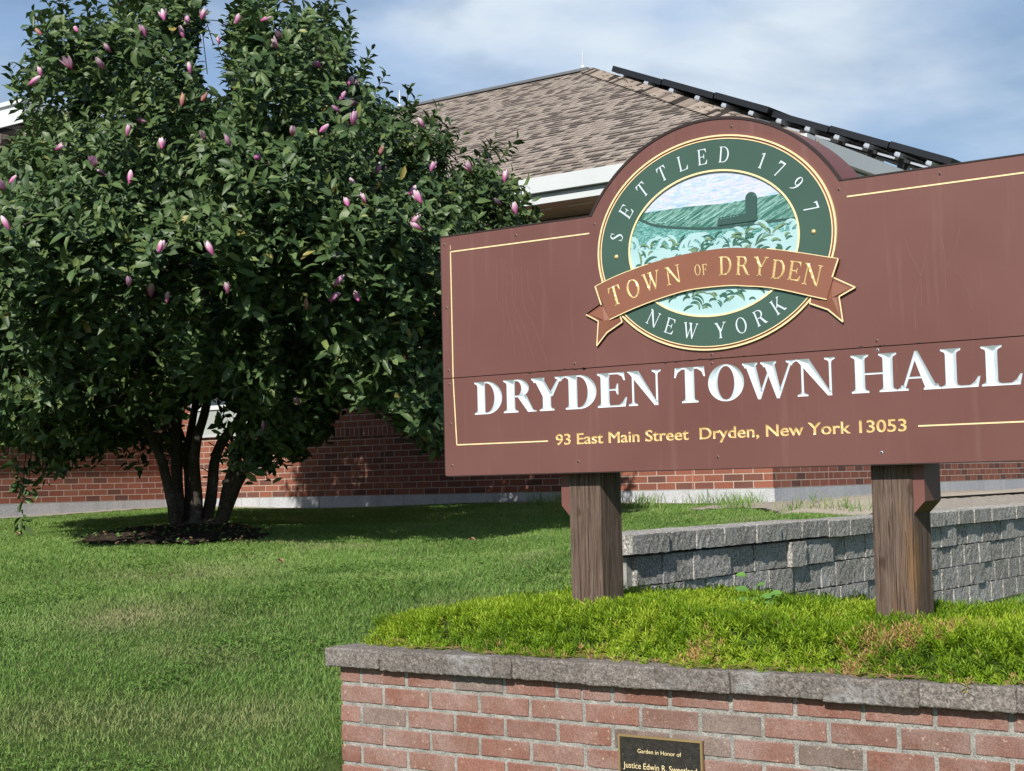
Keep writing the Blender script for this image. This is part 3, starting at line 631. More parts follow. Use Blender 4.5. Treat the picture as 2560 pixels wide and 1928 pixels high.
    if ch == '1': return [P((.2, 0), (.2 + w, 0), (.2 + w, 1), (.2, .96)), ('+', foot(.2, .2 + w)), P((.07, .84), (.2, .90), (.2 + w, 1.0), (.2, .98), (.06, .88))], .5
    if ch == '7': return [P((.03, 1), (.52, 1), (.52, 1 - t), (.24, -.01), (.24 - w * .75, -.01), (.42, .88), (.12, .88), (.06, .76), (.02, .76))], .54
    if ch == '9': return [('+', ell(.27, .69, .24, .31, n=30)), ('-', ell(.27, .69, .24 - w * .95, .31 - t, n=26)), ('+', spl([(.45, .72, w * .6), (.44, .48, w * .95), (.34, .22, w * .7), (.20, .07, t * 1.2), (.08, .0, t * .8)], 6))], .54
    return [], .4
def inpoly(pt, poly):
    x, y = pt[:, 0], pt[:, 1]; p = np.asarray(poly); a = p; b = np.roll(p, -1, 0); r = np.zeros(len(pt), bool)
    for (x0, y0), (x1, y1) in zip(a, b):
        if y0 == y1: continue
        c = ((y0 > y) != (y1 > y)) & (x < (x1 - x0) * (y - y0) / (y1 - y0) + x0); r ^= c
    return r
def inside_ops(pt, ops):
    r = np.zeros(len(pt), bool)
    for op, poly in ops:
        k = inpoly(pt, poly); r = (r | k) if op == '+' else (r & ~k)
    return r
def cdt(pts, edges):
    v, e, f, *_ = delaunay_2d_cdt([Vector(p) for p in pts], edges, [], 0, 1e-6); return np.array([(q[0], q[1]) for q in v]), [tuple(t) for t in f]
def loops(polys):
    pts = []; ed = []
    for p in polys:
        b = len(pts); pts += [tuple(q) for q in p]; ed += [(b + i, b + (i + 1) % len(p)) for i in range(len(p))]
    return pts, ed
def region(ops, test=None):
    """2D triangles of the shape given by add/subtract polygons, and its outline edges"""
    pts, ed = loops([p for _, p in ops]); v, f = cdt(pts, ed)
    c = np.array([v[list(t)].mean(0) for t in f]); k = (test or (lambda q: inside_ops(q, ops)))(c); tri = [t for t, q in zip(f, k) if q]
    cnt = {}
    for t in tri:
        for a, b in ((t[0], t[1]), (t[1], t[2]), (t[2], t[0])):
            cnt[(min(a, b), max(a, b))] = cnt.get((min(a, b), max(a, b)), 0) + 1
    edges = [e for e, n in cnt.items() if n == 1]
    return v, tri, edges
def dist_edges(P, v, edges):
    A = v[[e[0] for e in edges]]; B = v[[e[1] for e in edges]]; D = B - A; l2 = (D ** 2).sum(1) + 1e-12; out_ = np.full(len(P), 1e9)
    for i, p in enumerate(P):
        t = np.clip(((p - A) * D).sum(1) / l2, 0, 1); out_[i] = np.sqrt((((A + D * t[:, None]) - p) ** 2).sum(1)).min()
    return out_
def relief(v, tri, edges, step, slope, mx_, test):
    """refine the shape with inner points and give each its depth (V-cut)"""
    lo = v.min(0); hi = v.max(0); xs = np.arange(lo[0] + step / 2, hi[0], step); ys = np.arange(lo[1] + step / 2, hi[1], step)
    G = np.array([(x + (step / 2 if j % 2 else 0), y) for j, y in enumerate(ys) for x in xs]); G = G[test(G)]
    d = dist_edges(G, v, edges); G = G[d > step * .45]
    used = sorted({a for e in edges for a in e}); ix = {a: i for i, a in enumerate(used)}
    pts = [tuple(v[a]) for a in used] + [tuple(g) for g in G]; ed = [(ix[a], ix[b]) for a, b in edges]
    v2, f2 = cdt(pts, ed); c = np.array([v2[list(t)].mean(0) for t in f2]); k = test(c)
    d2 = dist_edges(v2, v, edges); dep = np.minimum(d2 * slope, mx_)
    return v2, [t for t, q in zip(f2, k) if q], dep
def face_front(V, tri):   # make triangles in the XZ plane face -Y
    out_ = []
    for a, b, c in tri:
        ax, az = V[a][0], V[a][2]; s = (V[b][0] - ax) * (V[c][2] - az) - (V[c][0] - ax) * (V[b][2] - az)
        out_.append((a, b, c) if s > 0 else (a, c, b))
    return out_
def xf(ops, f): return [(o, [f(p) for p in poly]) for o, poly in ops]

# ------------------------------------------------------------------ the sign
SGN = empty('town_hall_sign', (-2.488, 4.65, 1.05)); tag(SGN, 'large maroon carved sign reading DRYDEN TOWN HALL with arched top on two wooden posts', 'sign')
SY = 4.55; SX0, SX1, SZ0, SZ1 = -3.632, -1.344, 1.628, 2.521; SEAM = 1.9905
ACX, ACZ, AR = -2.488, 2.245, .5425
a_ = math.degrees(math.acos(.467 / AR))
arch = [(ACX + AR * math.cos(math.radians(t)), ACZ + AR * math.sin(math.radians(t))) for t in np.linspace(180 - math.degrees(math.asin((SZ1 - ACZ) / AR)), math.degrees(math.asin((SZ1 - ACZ) / AR)), 49)]
outline = [(SX0, SZ0), (SX1, SZ0), (SX1, SZ1)] + arch[::-1] + [(SX0, SZ1)]
ins = .004
V, Fc = prism([(SX0 + ins, SZ0 + ins), (SX1 - ins, SZ0 + ins), (SX1 - ins, SZ1 - ins)] + [(ACX + (x - ACX) * .992, ACZ + (z - ACZ) * .992) for x, z in arch[::-1]] + [(SX0 + ins, SZ1 - ins)], SY + .026, SY + .20)
MB().add(V, Fc).build('cabinet', M['maroon'], SGN)
up = [(SX0, SEAM + .0015), (SX1, SEAM + .0015), (SX1, SZ1)] + arch[::-1] + [(SX0, SZ1)]
V, Fc = prism(up, SY, SY + .025); MB().add(V, Fc).build('upper_board', M['maroon'], SGN)
# lettering of the lower board
raw = [('D', -3.4885, -3.3624), ('R', -3.3560, -3.2100), ('Y', -3.2310, -3.0862), ('D', -3.0850, -2.9540), ('E', -2.9500, -2.8290), ('N', -2.8260, -2.6931), ('T', -2.6418, -2.5236), ('O', -2.5131, -2.3801), ('W', -2.3850, -2.1935), ('N', -2.1935, -2.0592), ('H', -2.0062, -1.8565), ('A', -1.8559, -1.7180), ('L', -1.7175, -1.5970), ('L', -1.5940, -1.4720)]
BZ, TZ = 1.8497, 1.9685
lower_holes = []; LV = []; LF = []
def add_relief(ops, sink, step, slope, mx_, V_, F_, holes, sgn=1, mir=None):
    v, tri, ed = region(ops); test = lambda q: inside_ops(q, ops)
    v2, t2, dep = relief(v, tri, ed, step, slope, mx_, test); b = len(V_)
    V_ += [(x, SY + sgn * d + sink, z) for (x, z), d in zip(v2, dep)]; F_ += [(a + b, c + b, d + b) for a, c, d in face_front([(x, 0, z) for x, z in v2], t2)]
    if holes is not None: holes.append((v, ed, ops))
for ch, x0, x1 in raw:
    ops, adv = glyph(ch, .215, .048)
    mnx = min(p[0] for o, q in ops for p in q if o == '+'); mxx = max(p[0] for o, q in ops for p in q if o == '+')
    ops = xf(ops, lambda p: (x0 + (p[0] - mnx) / (mxx - mnx) * (x1 - x0), BZ + p[1] * (TZ - BZ)))
    LV, LF = [], []; add_relief(ops, 0, .0036, .85, .0125, LV, LF, lower_holes); build('letter', LV, LF, M['white_paint'], SGN)
def split_build(name, V, F, mat, par):
    # one object per character: pieces that stand above one another belong together
    g_ = list(range(len(V)))
    def find(a):
        while g_[a] != a: g_[a] = g_[g_[a]]; a = g_[a]
        return a
    for f in F:
        for a in f[1:]: g_[find(a)] = find(f[0])
    C_ = {}
    for f in F: C_.setdefault(find(f[0]), []).append(f)
    L_ = sorted([[min(V[a][0] for f in fs for a in f), max(V[a][0] for f in fs for a in f), fs] for fs in C_.values()], key=lambda q: q[0]); out_ = []
    for l in L_:
        if out_ and min(l[1], out_[-1][1]) - l[0] > .6 * min(l[1] - l[0], out_[-1][1] - out_[-1][0]): out_[-1][1] = max(out_[-1][1], l[1]); out_[-1][2] += l[2]
        else: out_.append(l)
    for _, _, fs in out_:
        us = sorted({a for f in fs for a in f}); ix = {a: i for i, a in enumerate(us)}; build(name, [V[a] for a in us], [tuple(ix[a] for a in f) for f in fs], mat, par)
# street address, cut in the same way from a plain sans face
def text_tris(s, size=1.0, off=0.0):
    c = bpy.data.curves.new('t', 'FONT'); c.body = s; c.size = size; c.offset = off; c.resolution_u = 5; o = bpy.data.objects.new('t', c); COL.objects.link(o)
    dg = bpy.context.evaluated_depsgraph_get(); dg.update(); me = bpy.data.meshes.new_from_object(o.evaluated_get(dg))
    v = np.array([(p.co.x, p.co.y) for p in me.vertices]); f = [tuple(p.vertices) for p in me.polygons]
    bpy.data.objects.remove(o); bpy.data.curves.remove(c); bpy.data.meshes.remove(me)
    # weld coincident outline points
    key = {}; mp_ = []
    uv_ = []
    for p in v:
        k = (round(p[0], 5), round(p[1], 5))
        if k not in key: key[k] = len(uv_); uv_.append(p)
        mp_.append(key[k])
    v = np.array(uv_); tri = []
    for q in f:
        q = [mp_[i] for i in q]
        for i in range(1, len(q) - 1):
            if len({q[0], q[i], q[i + 1]}) == 3: tri.append((q[0], q[i], q[i + 1]))
    cnt = {}
    for t in tri:
        for a, b in ((t[0], t[1]), (t[1], t[2]), (t[2], t[0])): cnt[(min(a, b), max(a, b))] = cnt.get((min(a, b), max(a, b)), 0) + 1
    return v, tri, [e for e, n in cnt.items() if n == 1]
def in_edges(pt, v, edges):
    x, y = pt[:, 0], pt[:, 1]; r = np.zeros(len(pt), bool)
    for a, b in edges:
        (x0, y0), (x1, y1) = v[a], v[b]
        if y0 == y1: continue
        r ^= ((y0 > y) != (y1 > y)) & (x < (x1 - x0) * (y - y0) / (y1 - y0) + x0)
    return r
v, tri, ed = text_tris('93 East Main Street  Dryden, New York 13053', 1.0, .0175)
w0, w1 = v[:, 0].min(), v[:, 0].max(); ch_ = v[:, 1].max()
v = np.stack([-3.131 + (v[:, 0] - w0) / (w1 - w0) * (3.131 - 1.832), 1.7275 + v[:, 1] / ch_ * .0385], 1)
t_ = lambda q: in_edges(q, v, ed)
v2, t2, dep = relief(v, tri, ed, .0024, .9, .004, t_)
split_build('address_letter', [(x, SY + d, z) for (x, z), d in zip(v2, dep)], face_front([(x, 0, z) for x, z in v2], t2), M['gold'], SGN)
addr = (v, ed)
# lower board front sheet with the letters cut out of it
pts = [(SX0, SZ0), (SX1, SZ0), (SX1, SEAM - .0015), (SX0, SEAM - .0015)]; edg = [(0, 1), (1, 2), (2, 3), (3, 0)]
for vv, ee, _ in lower_holes:
    us = sorted({a for e in ee for a in e}); ix = {a: i + len(pts) for i, a in enumerate(us)}; pts += [tuple(vv[a]) for a in us]; edg += [(ix[a], ix[b]) for a, b in ee]
us = sorted({a for e in addr[1] for a in e}); ix = {a: i + len(pts) for i, a in enumerate(us)}; pts += [tuple(addr[0][a]) for a in us]; edg += [(ix[a], ix[b]) for a, b in addr[1]]
bv, bf = cdt(pts, edg); cc = np.array([bv[list(t)].mean(0) for t in bf]); hole = in_edges(cc, addr[0], addr[1])
for _, _, ops in lower_holes: hole |= inside_ops(cc, ops)
tr_ = [t for t, h in zip(bf, hole) if not h]
V3 = [(x, SY, z) for x, z in bv]; F3 = face_front(V3, tr_)
bmx = MB().add(V3, F3); zt = SEAM - .0015
bmx.add([(SX0, SY, SZ0), (SX1, SY, SZ0), (SX1, SY, zt), (SX0, SY, zt), (SX0, SY + .025, SZ0), (SX1, SY + .025, SZ0), (SX1, SY + .025, zt), (SX0, SY + .025, zt)], [(0, 4, 5, 1), (1, 5, 6, 2), (2, 6, 7, 3), (3, 7, 4, 0)])
bmx.build('lower_board', M['maroon'], SGN)
MB().box((SX0 + .004, SY + .006, SEAM - .006), (SX1 - .004, SY + .0255, SEAM + .006)).build('seam', M['dark_shade_and_wear'], SGN)
# curved metal arch cover, dark strip painting its edge shadow, and dark board edges
fl = MB(); ang = [math.atan2(z - ACZ, x - ACX) for x, z in arch]
V = []; 
for t in ang:
    for r, y in ((AR + .0015, SY + .004), (AR + .007, SY + .004), (AR + .007, SY + .212), (AR + .0015, SY + .212)): V.append((ACX + r * math.cos(t), y, ACZ + r * math.sin(t)))
F = []
for i in range(len(ang) - 1):
    for k in range(4): F.append((i * 4 + k, i * 4 + (k + 1) % 4, (i + 1) * 4 + (k + 1) % 4, (i + 1) * 4 + k))
fl.add(V, F).build('arch_cover', plain('maroon metal cover', (.17, .066, .056), .5, .3, var=.06, sc=3), SGN, smooth=False)
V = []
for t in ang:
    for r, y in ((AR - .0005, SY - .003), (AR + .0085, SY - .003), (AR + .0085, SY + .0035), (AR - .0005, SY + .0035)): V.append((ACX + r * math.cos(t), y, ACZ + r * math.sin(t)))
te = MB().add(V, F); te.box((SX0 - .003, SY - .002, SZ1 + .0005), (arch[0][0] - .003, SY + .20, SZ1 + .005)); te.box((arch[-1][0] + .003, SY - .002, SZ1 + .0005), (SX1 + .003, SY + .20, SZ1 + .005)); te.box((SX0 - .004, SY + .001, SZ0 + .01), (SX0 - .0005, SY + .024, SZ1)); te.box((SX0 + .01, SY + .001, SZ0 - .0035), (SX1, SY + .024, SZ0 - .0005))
te.build('edge_and_shadow_strip', M['dark_shade_and_wear'], SGN)
# fine gold border lines
gl = MB(); gw = .0045
def gline(x0, z0, x1, z1, wd=gw, y=SY - .0012):
    d = Vector((x1 - x0, z1 - z0)).normalized(); n = Vector((-d.y, d.x)) * wd / 2
    P = [(x0 + n.x, z0 + n.y), (x0 - n.x, z0 - n.y), (x1 - n.x, z1 - n.y), (x1 + n.x, z1 + n.y)]
    V, Fc = prism(P, y, SY + .002); MB().add(V, Fc).build('border_line', M['goldline'], SGN)
gline(-3.5862, 2.4633, -2.966, 2.4625); gline(-3.5862, 2.465, -3.5862, SEAM + .002); gline(-3.5862, SEAM - .002, -3.5755, 1.7416); gline(-3.5755, 1.7416, -3.164, 1.7415); gline(-1.998, 2.469, -1.392, 2.469); gline(-1.795, 1.7403, -1.40, 1.7403); gline(-1.392, 2.469, -1.40, 1.7403)
gline(-3.5862, 2.489, -3.5862, 2.471, .0015)
def poly_s(p, n=5):
    q = []
    for i in range(len(p) - 1):
        p0, p1, p2, p3 = p[max(i - 1, 0)], p[i], p[i + 1], p[min(i + 2, len(p) - 1)]
        for k in range(n): t = k / n; q.append(tuple(.5 * ((2 * b) + (-a + c) * t + (2 * a - 5 * b + 4 * c - d) * t * t + (-a + 3 * b - 3 * c + d) * t ** 3) for a, b, c, d in zip(p0, p1, p2, p3)))
    return q + [p[-1]]
# screws
M['scratch'] = plain('scratched paint', (.21, .11, .098), .6); M['pic_stripe'] = plain('pale carved furrow', (.24, .46, .42), .5, var=.2, sc=40)
for x, z in [(-3.6151, 2.4936), (-3.283, 2.4909), (-2.9439, 2.4921), (-3.6099, 2.2549), (-3.6067, 2.0192), (-3.6043, 1.9683), (-3.6026, 1.8206), (-3.5991, 1.6659), (-3.0415, 2.0087), (-3.0371, 1.6658), (-2.4952, 2.0044), (-2.496, 1.9752), (-1.9176, 2.009), (-1.9161, 1.9790), (-1.9159, 1.6629), (-2.4848, 1.6655), (-1.6954, 2.4998), (-2.0249, 2.4951), (-2.3952, 2.7528)]:
    br = (x, z) in ((-1.9161, 1.9790), (-1.9159, 1.6629)); s = MB(); n = 12; R = .0055
    for (ra, ya), (rb, yb) in (((R, SY - .0006), (R * .62, SY - .0022)), ((R * .62, SY - .0022), (R * .45, SY - .0010)), ((R * .45, SY - .0010), (.0001, SY - .0008))):
        V = [(x + ra * math.cos(k * 6.2832 / n), ya, z + ra * math.sin(k * 6.2832 / n)) for k in range(n)] + [(x + rb * math.cos(k * 6.2832 / n), yb, z + rb * math.sin(k * 6.2832 / n)) for k in range(n)]
        s.add(V, [(k, k + n, (k + 1) % n + n, (k + 1) % n) for k in range(n)], mi=0 if ra == R else 1)
    s.build('screw', [M['alu'] if br else plain('dull screw head', (.22, .13, .11), .5, .5), M['dark_shade_and_wear']], SGN)
# weathering: fine scratches in the paint and chips along the joint
scr = [[(-3.37, 2.40), (-3.375, 2.33), (-3.372, 2.27), (-3.355, 2.22)], [(-3.35, 2.42), (-3.345, 2.34), (-3.35, 2.26), (-3.345, 2.18), (-3.35, 2.10)], [(-3.335, 2.41), (-3.33, 2.33), (-3.335, 2.25), (-3.31, 2.15), (-3.30, 2.05)], [(-3.32, 2.40), (-3.30, 2.33), (-3.305, 2.25), (-3.26, 2.17), (-3.24, 2.10), (-3.215, 2.04)], [(-3.29, 2.38), (-3.29, 2.28), (-3.30, 2.20), (-3.27, 2.12), (-3.25, 2.03)], [(-3.26, 2.41), (-3.262, 2.30), (-3.25, 2.22), (-3.21, 2.15), (-3.17, 2.05), (-3.16, 2.02)], [(-3.235, 2.36), (-3.23, 2.28), (-3.20, 2.22)], [(-1.82, 2.33), (-1.80, 2.27), (-1.77, 2.20), (-1.77, 2.10)], [(-1.74, 2.30), (-1.76, 2.22), (-1.79, 2.12), (-1.79, 2.03)], [(-1.70, 2.31), (-1.69, 2.24), (-1.695, 2.12)], [(-1.66, 2.20), (-1.63, 2.16), (-1.615, 2.08)], [(-1.64, 2.33), (-1.66, 2.26), (-1.70, 2.20)], [(-1.86, 1.96), (-1.853, 1.90)]]
for p in scr:
    q = poly_s(p); Q = sweep(q, [.0008 + .0006 * math.sin(i * 1.7) ** 2 for i in range(len(q))]); m_ = len(Q) // 2; n_2 = len(Q)
    build('scratch', [(a, SY - .0006, b) for a, b in Q], [(k, k + 1, n_2 - 2 - k, n_2 - 1 - k) for k in range(m_ - 1)], M['scratch'], SGN)
rs = random.Random(9)
for i in range(26):
    x = rs.choice([rs.uniform(SX0 + .05, SX1 - .3), rs.gauss(-3.04, .06), rs.gauss(-1.9, .09), rs.gauss(-2.5, .08)]); wd = rs.uniform(.003, .012); hh = rs.uniform(.001, .0035); z = SEAM + rs.choice((-1, 1)) * .002
    build('chip', [(x + wd * math.cos(t) * rs.uniform(.7, 1.1), SY - .0007, z + hh * math.sin(t) * rs.uniform(.6, 1.2)) for t in np.linspace(0, 5.6, 9)], [tuple(range(9))[::-1]], M['dark_shade_and_wear'], SGN)
# posts with angled brackets
def wpost(x0, x1, y0, y1, z0, z1):
    return MB().rbox((x0, y0, z0), (x1, y1, z1), .003, .05, .0008, 12, x0 * 3)
for xa, xb, br0, br1, side in ((-3.117, -2.985, -3.152, -3.1175, -1), (-1.978, -1.843, -1.8425, -1.806, 1)):
    post = wpost(xa, xb, SY + .055, SY + .193, .95, SZ0 + .002).build('post', M['wood'], SGN)
    zb = 1.474; zs = 1.512
    P = [(br0, zs if side < 0 else zb), (br1, zb if side < 0 else zs), (br1, SZ0 + .004), (br0, SZ0 + .004)]
    V, Fc = prism(P, SY + .058, SY + .19); MB().add(V, Fc).build('bracket', M['bracket'], post)

# emblem
EM = MB(); ECX, ECZ = -2.4815, 2.3755
def ring(name, rx0, rz0, rx1, rz1, cz, y, mat, par, n=96, cx=ECX, back=SY + .001):
    V = []; F = []
    for i in range(n):
        t = 2 * math.pi * i / n; c, s = math.cos(t), math.sin(t)
        V += [(cx + rx1 * c, back, cz + rz1 * s), (cx + rx1 * c, y, cz + rz1 * s), (cx + rx0 * c, y, cz + rz0 * s), (cx + rx0 * c, back, cz + rz0 * s)]
    for i in range(n):
        j = (i + 1) % n
        for k in range(3): F.append((i * 4 + k, j * 4 + k, j * 4 + k + 1, i * 4 + k + 1))
    return build(name, V, F, mat, par)
emb = ring('emblem', .3205, .2435, .432, .3435, 2.375, SY - .0065, M['ring_green'], SGN)
ring('gold_rim', .4415, .3520, .4475, .3575, 2.3755, SY - .008, M['goldline'], emb); ring('gold_rim', .4315, .3430, .4350, .3460, 2.3755, SY - .008, M['goldline'], emb)
ring('brown_rim', .4350, .3460, .4416, .3521, 2.3755, SY - .004, M['ribbon_dark'], emb)
ring('gold_rim', .3150, .2385, .3215, .2445, 2.3735, SY - .0085, M['goldline'], emb)
PCX, PCZ, PRX, PRZ = ECX, 2.3735, .3160, .2395
pel = ell(PCX, PCZ, PRX, PRZ, n=90)
def plate(name, ops, y, mat, par, clip=True, thick=.002):
    opl = ops + ([('x', pel)] if clip else [])
    pts, e_ = loops([p for _, p in opl]); v, f = cdt(pts, e_); c = np.array([v[list(t)].mean(0) for t in f]); k = inside_ops(c, ops)
    if clip: k &= inpoly(c, pel)
    tri = [t for t, q in zip(f, k) if q]
    cnt = {}
    for t in tri:
        for a, b in ((t[0], t[1]), (t[1], t[2]), (t[2], t[0])): cnt[(min(a, b), max(a, b))] = cnt.get((min(a, b), max(a, b)), 0) + 1
    n = len(v); V = [(p[0], y, p[1]) for p in v] + [(p[0], y + thick, p[1]) for p in v]; F = face_front(V, tri) + [(a, b, b + n, a + n) for (a, b), m in cnt.items() if m == 1]; us = sorted({a for q in F for a in q}); ix = {a: i for i, a in enumerate(us)}; V = [V[a] for a in us]; F = [tuple(ix[a] for a in q) for q in F]
    return build(name, V, F, mat, par)
plate('carved_sky', [('+', ell(PCX, PCZ, PRX + .01, PRZ + .01, n=60))], SY - .001, M['pic_sky'], emb)
hill = [(-2.9, 2.515), (-2.7363, 2.5068), (-2.5855, 2.5083), (-2.4114, 2.5005), (-2.3099, 2.5055), (-2.2271, 2.5075), (-2.1, 2.51), (-2.1, 2.38), (-2.9, 2.38)]
plate('carved_hill', [('+', hill)], SY - .0026, M['pic_hill'], emb)
for i in range(15):
    x = -2.80 + i * .047 + .006 * math.sin(i * 5.1); w_ = .004 + .003 * math.sin(i * 2.3) ** 2
    q = [(x + .13, 2.5050), (x + .13 + w_ * .8, 2.5045), (x + .045 + w_ * 1.4, 2.462), (x - .03, 2.418), (x + .040, 2.462)]; q = [(a, max(b, float(np.interp(a, [-2.9, -2.7583, -2.7071, -2.65, -2.5878, -2.5119, -2.44, -2.09], [2.515, 2.4908, 2.4662, 2.452, 2.4418, 2.4304, 2.4268, 2.4275])) + .001)) for a, b in q]
    q = [(a, min(b, 2.5000 + .004 * math.sin((a + 2.5) * 9))) for a, b in q]
    if -2.79 < x and x + .13 < -2.19 and not (-2.47 < x + .05 < -2.30): plate('furrow', [('+', q)], SY - .0034, M['pic_stripe'], emb)
edge = [(-2.90, 2.515), (-2.7583, 2.4908), (-2.7071, 2.4662), (-2.650, 2.4520), (-2.5878, 2.4418), (-2.5119, 2.4304), (-2.44, 2.4268), (-2.3576, 2.4252), (-2.26, 2.4262), (-2.1759, 2.4263), (-2.09, 2.4275)]
plate('dark_furrow', [('+', edge + [(x, z - .009) for x, z in edge[::-1]])], SY - .0042, M['pic_dark'], emb)
plate('carved_field', [('+', [(x, z - .007) for x, z in edge] + [(-2.09, 2.25), (-2.90, 2.25)])], SY - .0034, M['pic_field'], emb)
dome = [(-2.3300 + .0200 * math.cos(t), 2.5060 + .0200 * math.sin(t)) for t in np.linspace(math.pi, 0, 12)]
plate('silo', [('+', [(-2.3495, 2.430)] + dome + [(-2.3105, 2.4305)])], SY - .0075, M['pic_dark'], emb, thick=.005)
plate('barn', [('+', [(-2.456, 2.4305), (-2.4520, 2.4535), (-2.446, 2.4560), (-2.3497, 2.4590), (-2.3497, 2.4300)])], SY - .0068, M['pic_dark'], emb, thick=.005)
bw = MB()
for i in range(6): V, Fc = prism([(-2.445 + i * .012, 2.4495 + i * .0006), (-2.438 + i * .012, 2.4498 + i * .0006), (-2.4385 + i * .012, 2.4522 + i * .0006), (-2.4445 + i * .012, 2.4518 + i * .0006)], SY - .0074, SY - .0066); bw.add(V, Fc)
V, Fc = prism([(-2.324, 2.512), (-2.313, 2.5135), (-2.313, 2.515), (-2.324, 2.5135)], SY - .0082, SY - .0074); bw.add(V, Fc); bw.build('barn_windows', M['pic_field'], emb)
# pale leafy plants with a curling upper edge
rr = random.Random(5); top = []
x = -2.82
while False:
    u = (x + 2.4815) / .32; base = 2.405 + .014 * u * u + .010 * math.sin(x * 19) + .006 * math.sin(x * 43 + 1)
    top.append((x, base - .012)); top.append((x + .006, base + .006)); top.append((x + .014, base + .016)); top.append((x + .024, base + .013)); top.append((x + .027, base + .004)); top.append((x + .021, base + .001)); top.append((x + .026, base - .012)); x += .034
def frond(bx, bz, ang, ln, wd, curl):
    A = []; 
    for i in range(8):
        t = i / 7; a = ang + curl * t; 
        if i == 0: x_, z_ = bx, bz
        else: x_ += ln / 7 * math.cos(a); z_ += ln / 7 * math.sin(a)
        A.append((x_, z_, max(.0004, wd * math.sin(math.pi * min(1, t * .92 + .08)) ** .8)))
    return sweep([(p[0], p[1]) for p in A], [p[2] for p in A])
pal = [('+', [(-2.84, 2.1), (-2.12, 2.1), (-2.12, 2.392), (-2.3, 2.374), (-2.48, 2.366), (-2.66, 2.372), (-2.84, 2.39)])]
for i in range(30):
    u = (i + .5) / 30; x = -2.80 + .64 * u; b = 2.370 + .022 * (2 * u - 1) ** 2 + .012 * math.sin(i * 1.9); s = 1 if (i // 3) % 2 else -1
    pal.append(('+', frond(x, b - .008, math.pi / 2 + s * .5, rr.uniform(.050, .078), rr.uniform(.012, .019), -s * rr.uniform(2.0, 3.2))))
plate('pale_foliage', pal, SY - .0048, M['pic_aqua'], emb)
lf = []; ol = []
for row, (z0, n, x0, x1) in enumerate(((2.352, 6, -2.78, -2.18), (2.380, 5, -2.76, -2.20), (2.150, 4, -2.66, -2.30), (2.190, 5, -2.70, -2.26), (2.325, 6, -2.80, -2.16))):
    for i in range(n):
        bx = x0 + (x1 - x0) * (i + .5) / n + rr.uniform(-.022, .022); bz = z0 + rr.uniform(-.012, .012)
        tl_ = rr.uniform(-.6, .6); zs_ = rr.uniform(.65, 1.3)
        for k in range(rr.choice((3, 4, 5, 6, 7))):
            s = 1 if (k + i) % 2 else -1; a = math.pi / 2 + tl_ - s * (.15 + .36 * (k // 2)) + rr.uniform(-.3, .3)
            p = frond(bx + s * rr.uniform(.002, .012), bz + rr.uniform(0, .016), a, zs_ * rr.uniform(.024, .058), rr.uniform(.005, .0095), -s * rr.uniform(.8, 2.2))
            if all(((q[0] - PCX) / (PRX - .006)) ** 2 + ((q[1] - PCZ) / (PRZ - .006)) ** 2 < 1 for q in p): (ol if rr.random() < .3 else lf).append(p)
def many(name, polys, y, mat, thick=.0012):
    mb = MB()
    for i, p in enumerate(polys):
        yy = y - .00002 * i; m = len(p) // 2; V = [(a, yy, b) for a, b in p] + [(a, yy + thick, b) for a, b in p]; n = len(p); F = []
        for k in range(m - 1): F.append((k, k + 1, n - 2 - k, n - 1 - k))
        F += [(k, k + n, (k + 1) % n + n, (k + 1) % n) for k in range(n)]; mb.add(V, F)
    mb.build(name, mat, emb)
many('carved_leaves', lf, SY - .0058, M['pic_leaf']); many('carved_leaves', ol, SY - .0064, M['pic_olive'])
# ribbon across the emblem
tb = [(-2.938, 2.2717), (-2.868, 2.2950), (-2.792, 2.3139), (-2.695, 2.3330), (-2.5912, 2.3459), (-2.505, 2.3505), (-2.4168, 2.3505), (-2.335, 2.3415), (-2.2502, 2.3275), (-2.155, 2.3060), (-2.0645, 2.2832), (-2.0283, 2.2745)]
bb = [(-2.8816, 2.1515), (-2.80, 2.1770), (-2.7162, 2.1985), (-2.63, 2.2160), (-2.5482, 2.2262), (-2.4213, 2.2262), (-2.35, 2.2180), (-2.2821, 2.2082), (-2.21, 2.1905), (-2.1323, 2.1672), (-2.0723, 2.1497)]
def poly_smooth(p, n=4):
    q = []
    for i in range(len(p) - 1):
        p0, p1, p2, p3 = p[max(i - 1, 0)], p[i], p[i + 1], p[min(i + 2, len(p) - 1)]
        for k in range(n): t = k / n; q.append(tuple(.5 * ((2 * b) + (-a + c) * t + (2 * a - 5 * b + 4 * c - d) * t * t + (-a + 3 * b - 3 * c + d) * t ** 3) for a, b, c, d in zip(p0, p1, p2, p3)))
    return q + [p[-1]]
tbs, bbs = poly_smooth(tb), poly_smooth(bb)
rib = plate('ribbon', [('+', tbs + bbs[::-1])], SY - .0145, M['ribbon'], SGN, clip=False, thick=.014)
Lt = [(-2.9146, 2.2051), (-2.908, 2.2153), (-2.9826, 2.1774), (-2.9323, 2.1502), (-2.9414, 2.0649), (-2.898, 2.108), (-2.835, 2.1397), (-2.8436, 2.1644), (-2.86, 2.20)]
Rt = [(-2.0514, 2.2184), (-1.978, 2.1799), (-2.033, 2.1559), (-2.0232, 2.0751), (-2.072, 2.118), (-2.1332, 2.1428), (-2.1299, 2.1597), (-2.10, 2.20)]
plate('ribbon_tail', [('+', Lt)], SY - .0082, M['ribbon_dark'], rib, clip=False, thick=.008); plate('ribbon_tail', [('+', Rt)], SY - .0082, M['ribbon_dark'], rib, clip=False, thick=.008)
def facet(P, apex, h, mat):   # raised lighter facets inside each tail
    V = [(x, SY - .0084, z) for x, z in P] + [(apex[0], SY - .0084 - h, apex[1])]; n = len(P)
    mb = MB().add(V, [(i, (i + 1) % n, n) for i in range(n)]); return mb.build('ribbon_fold', mat, rib)
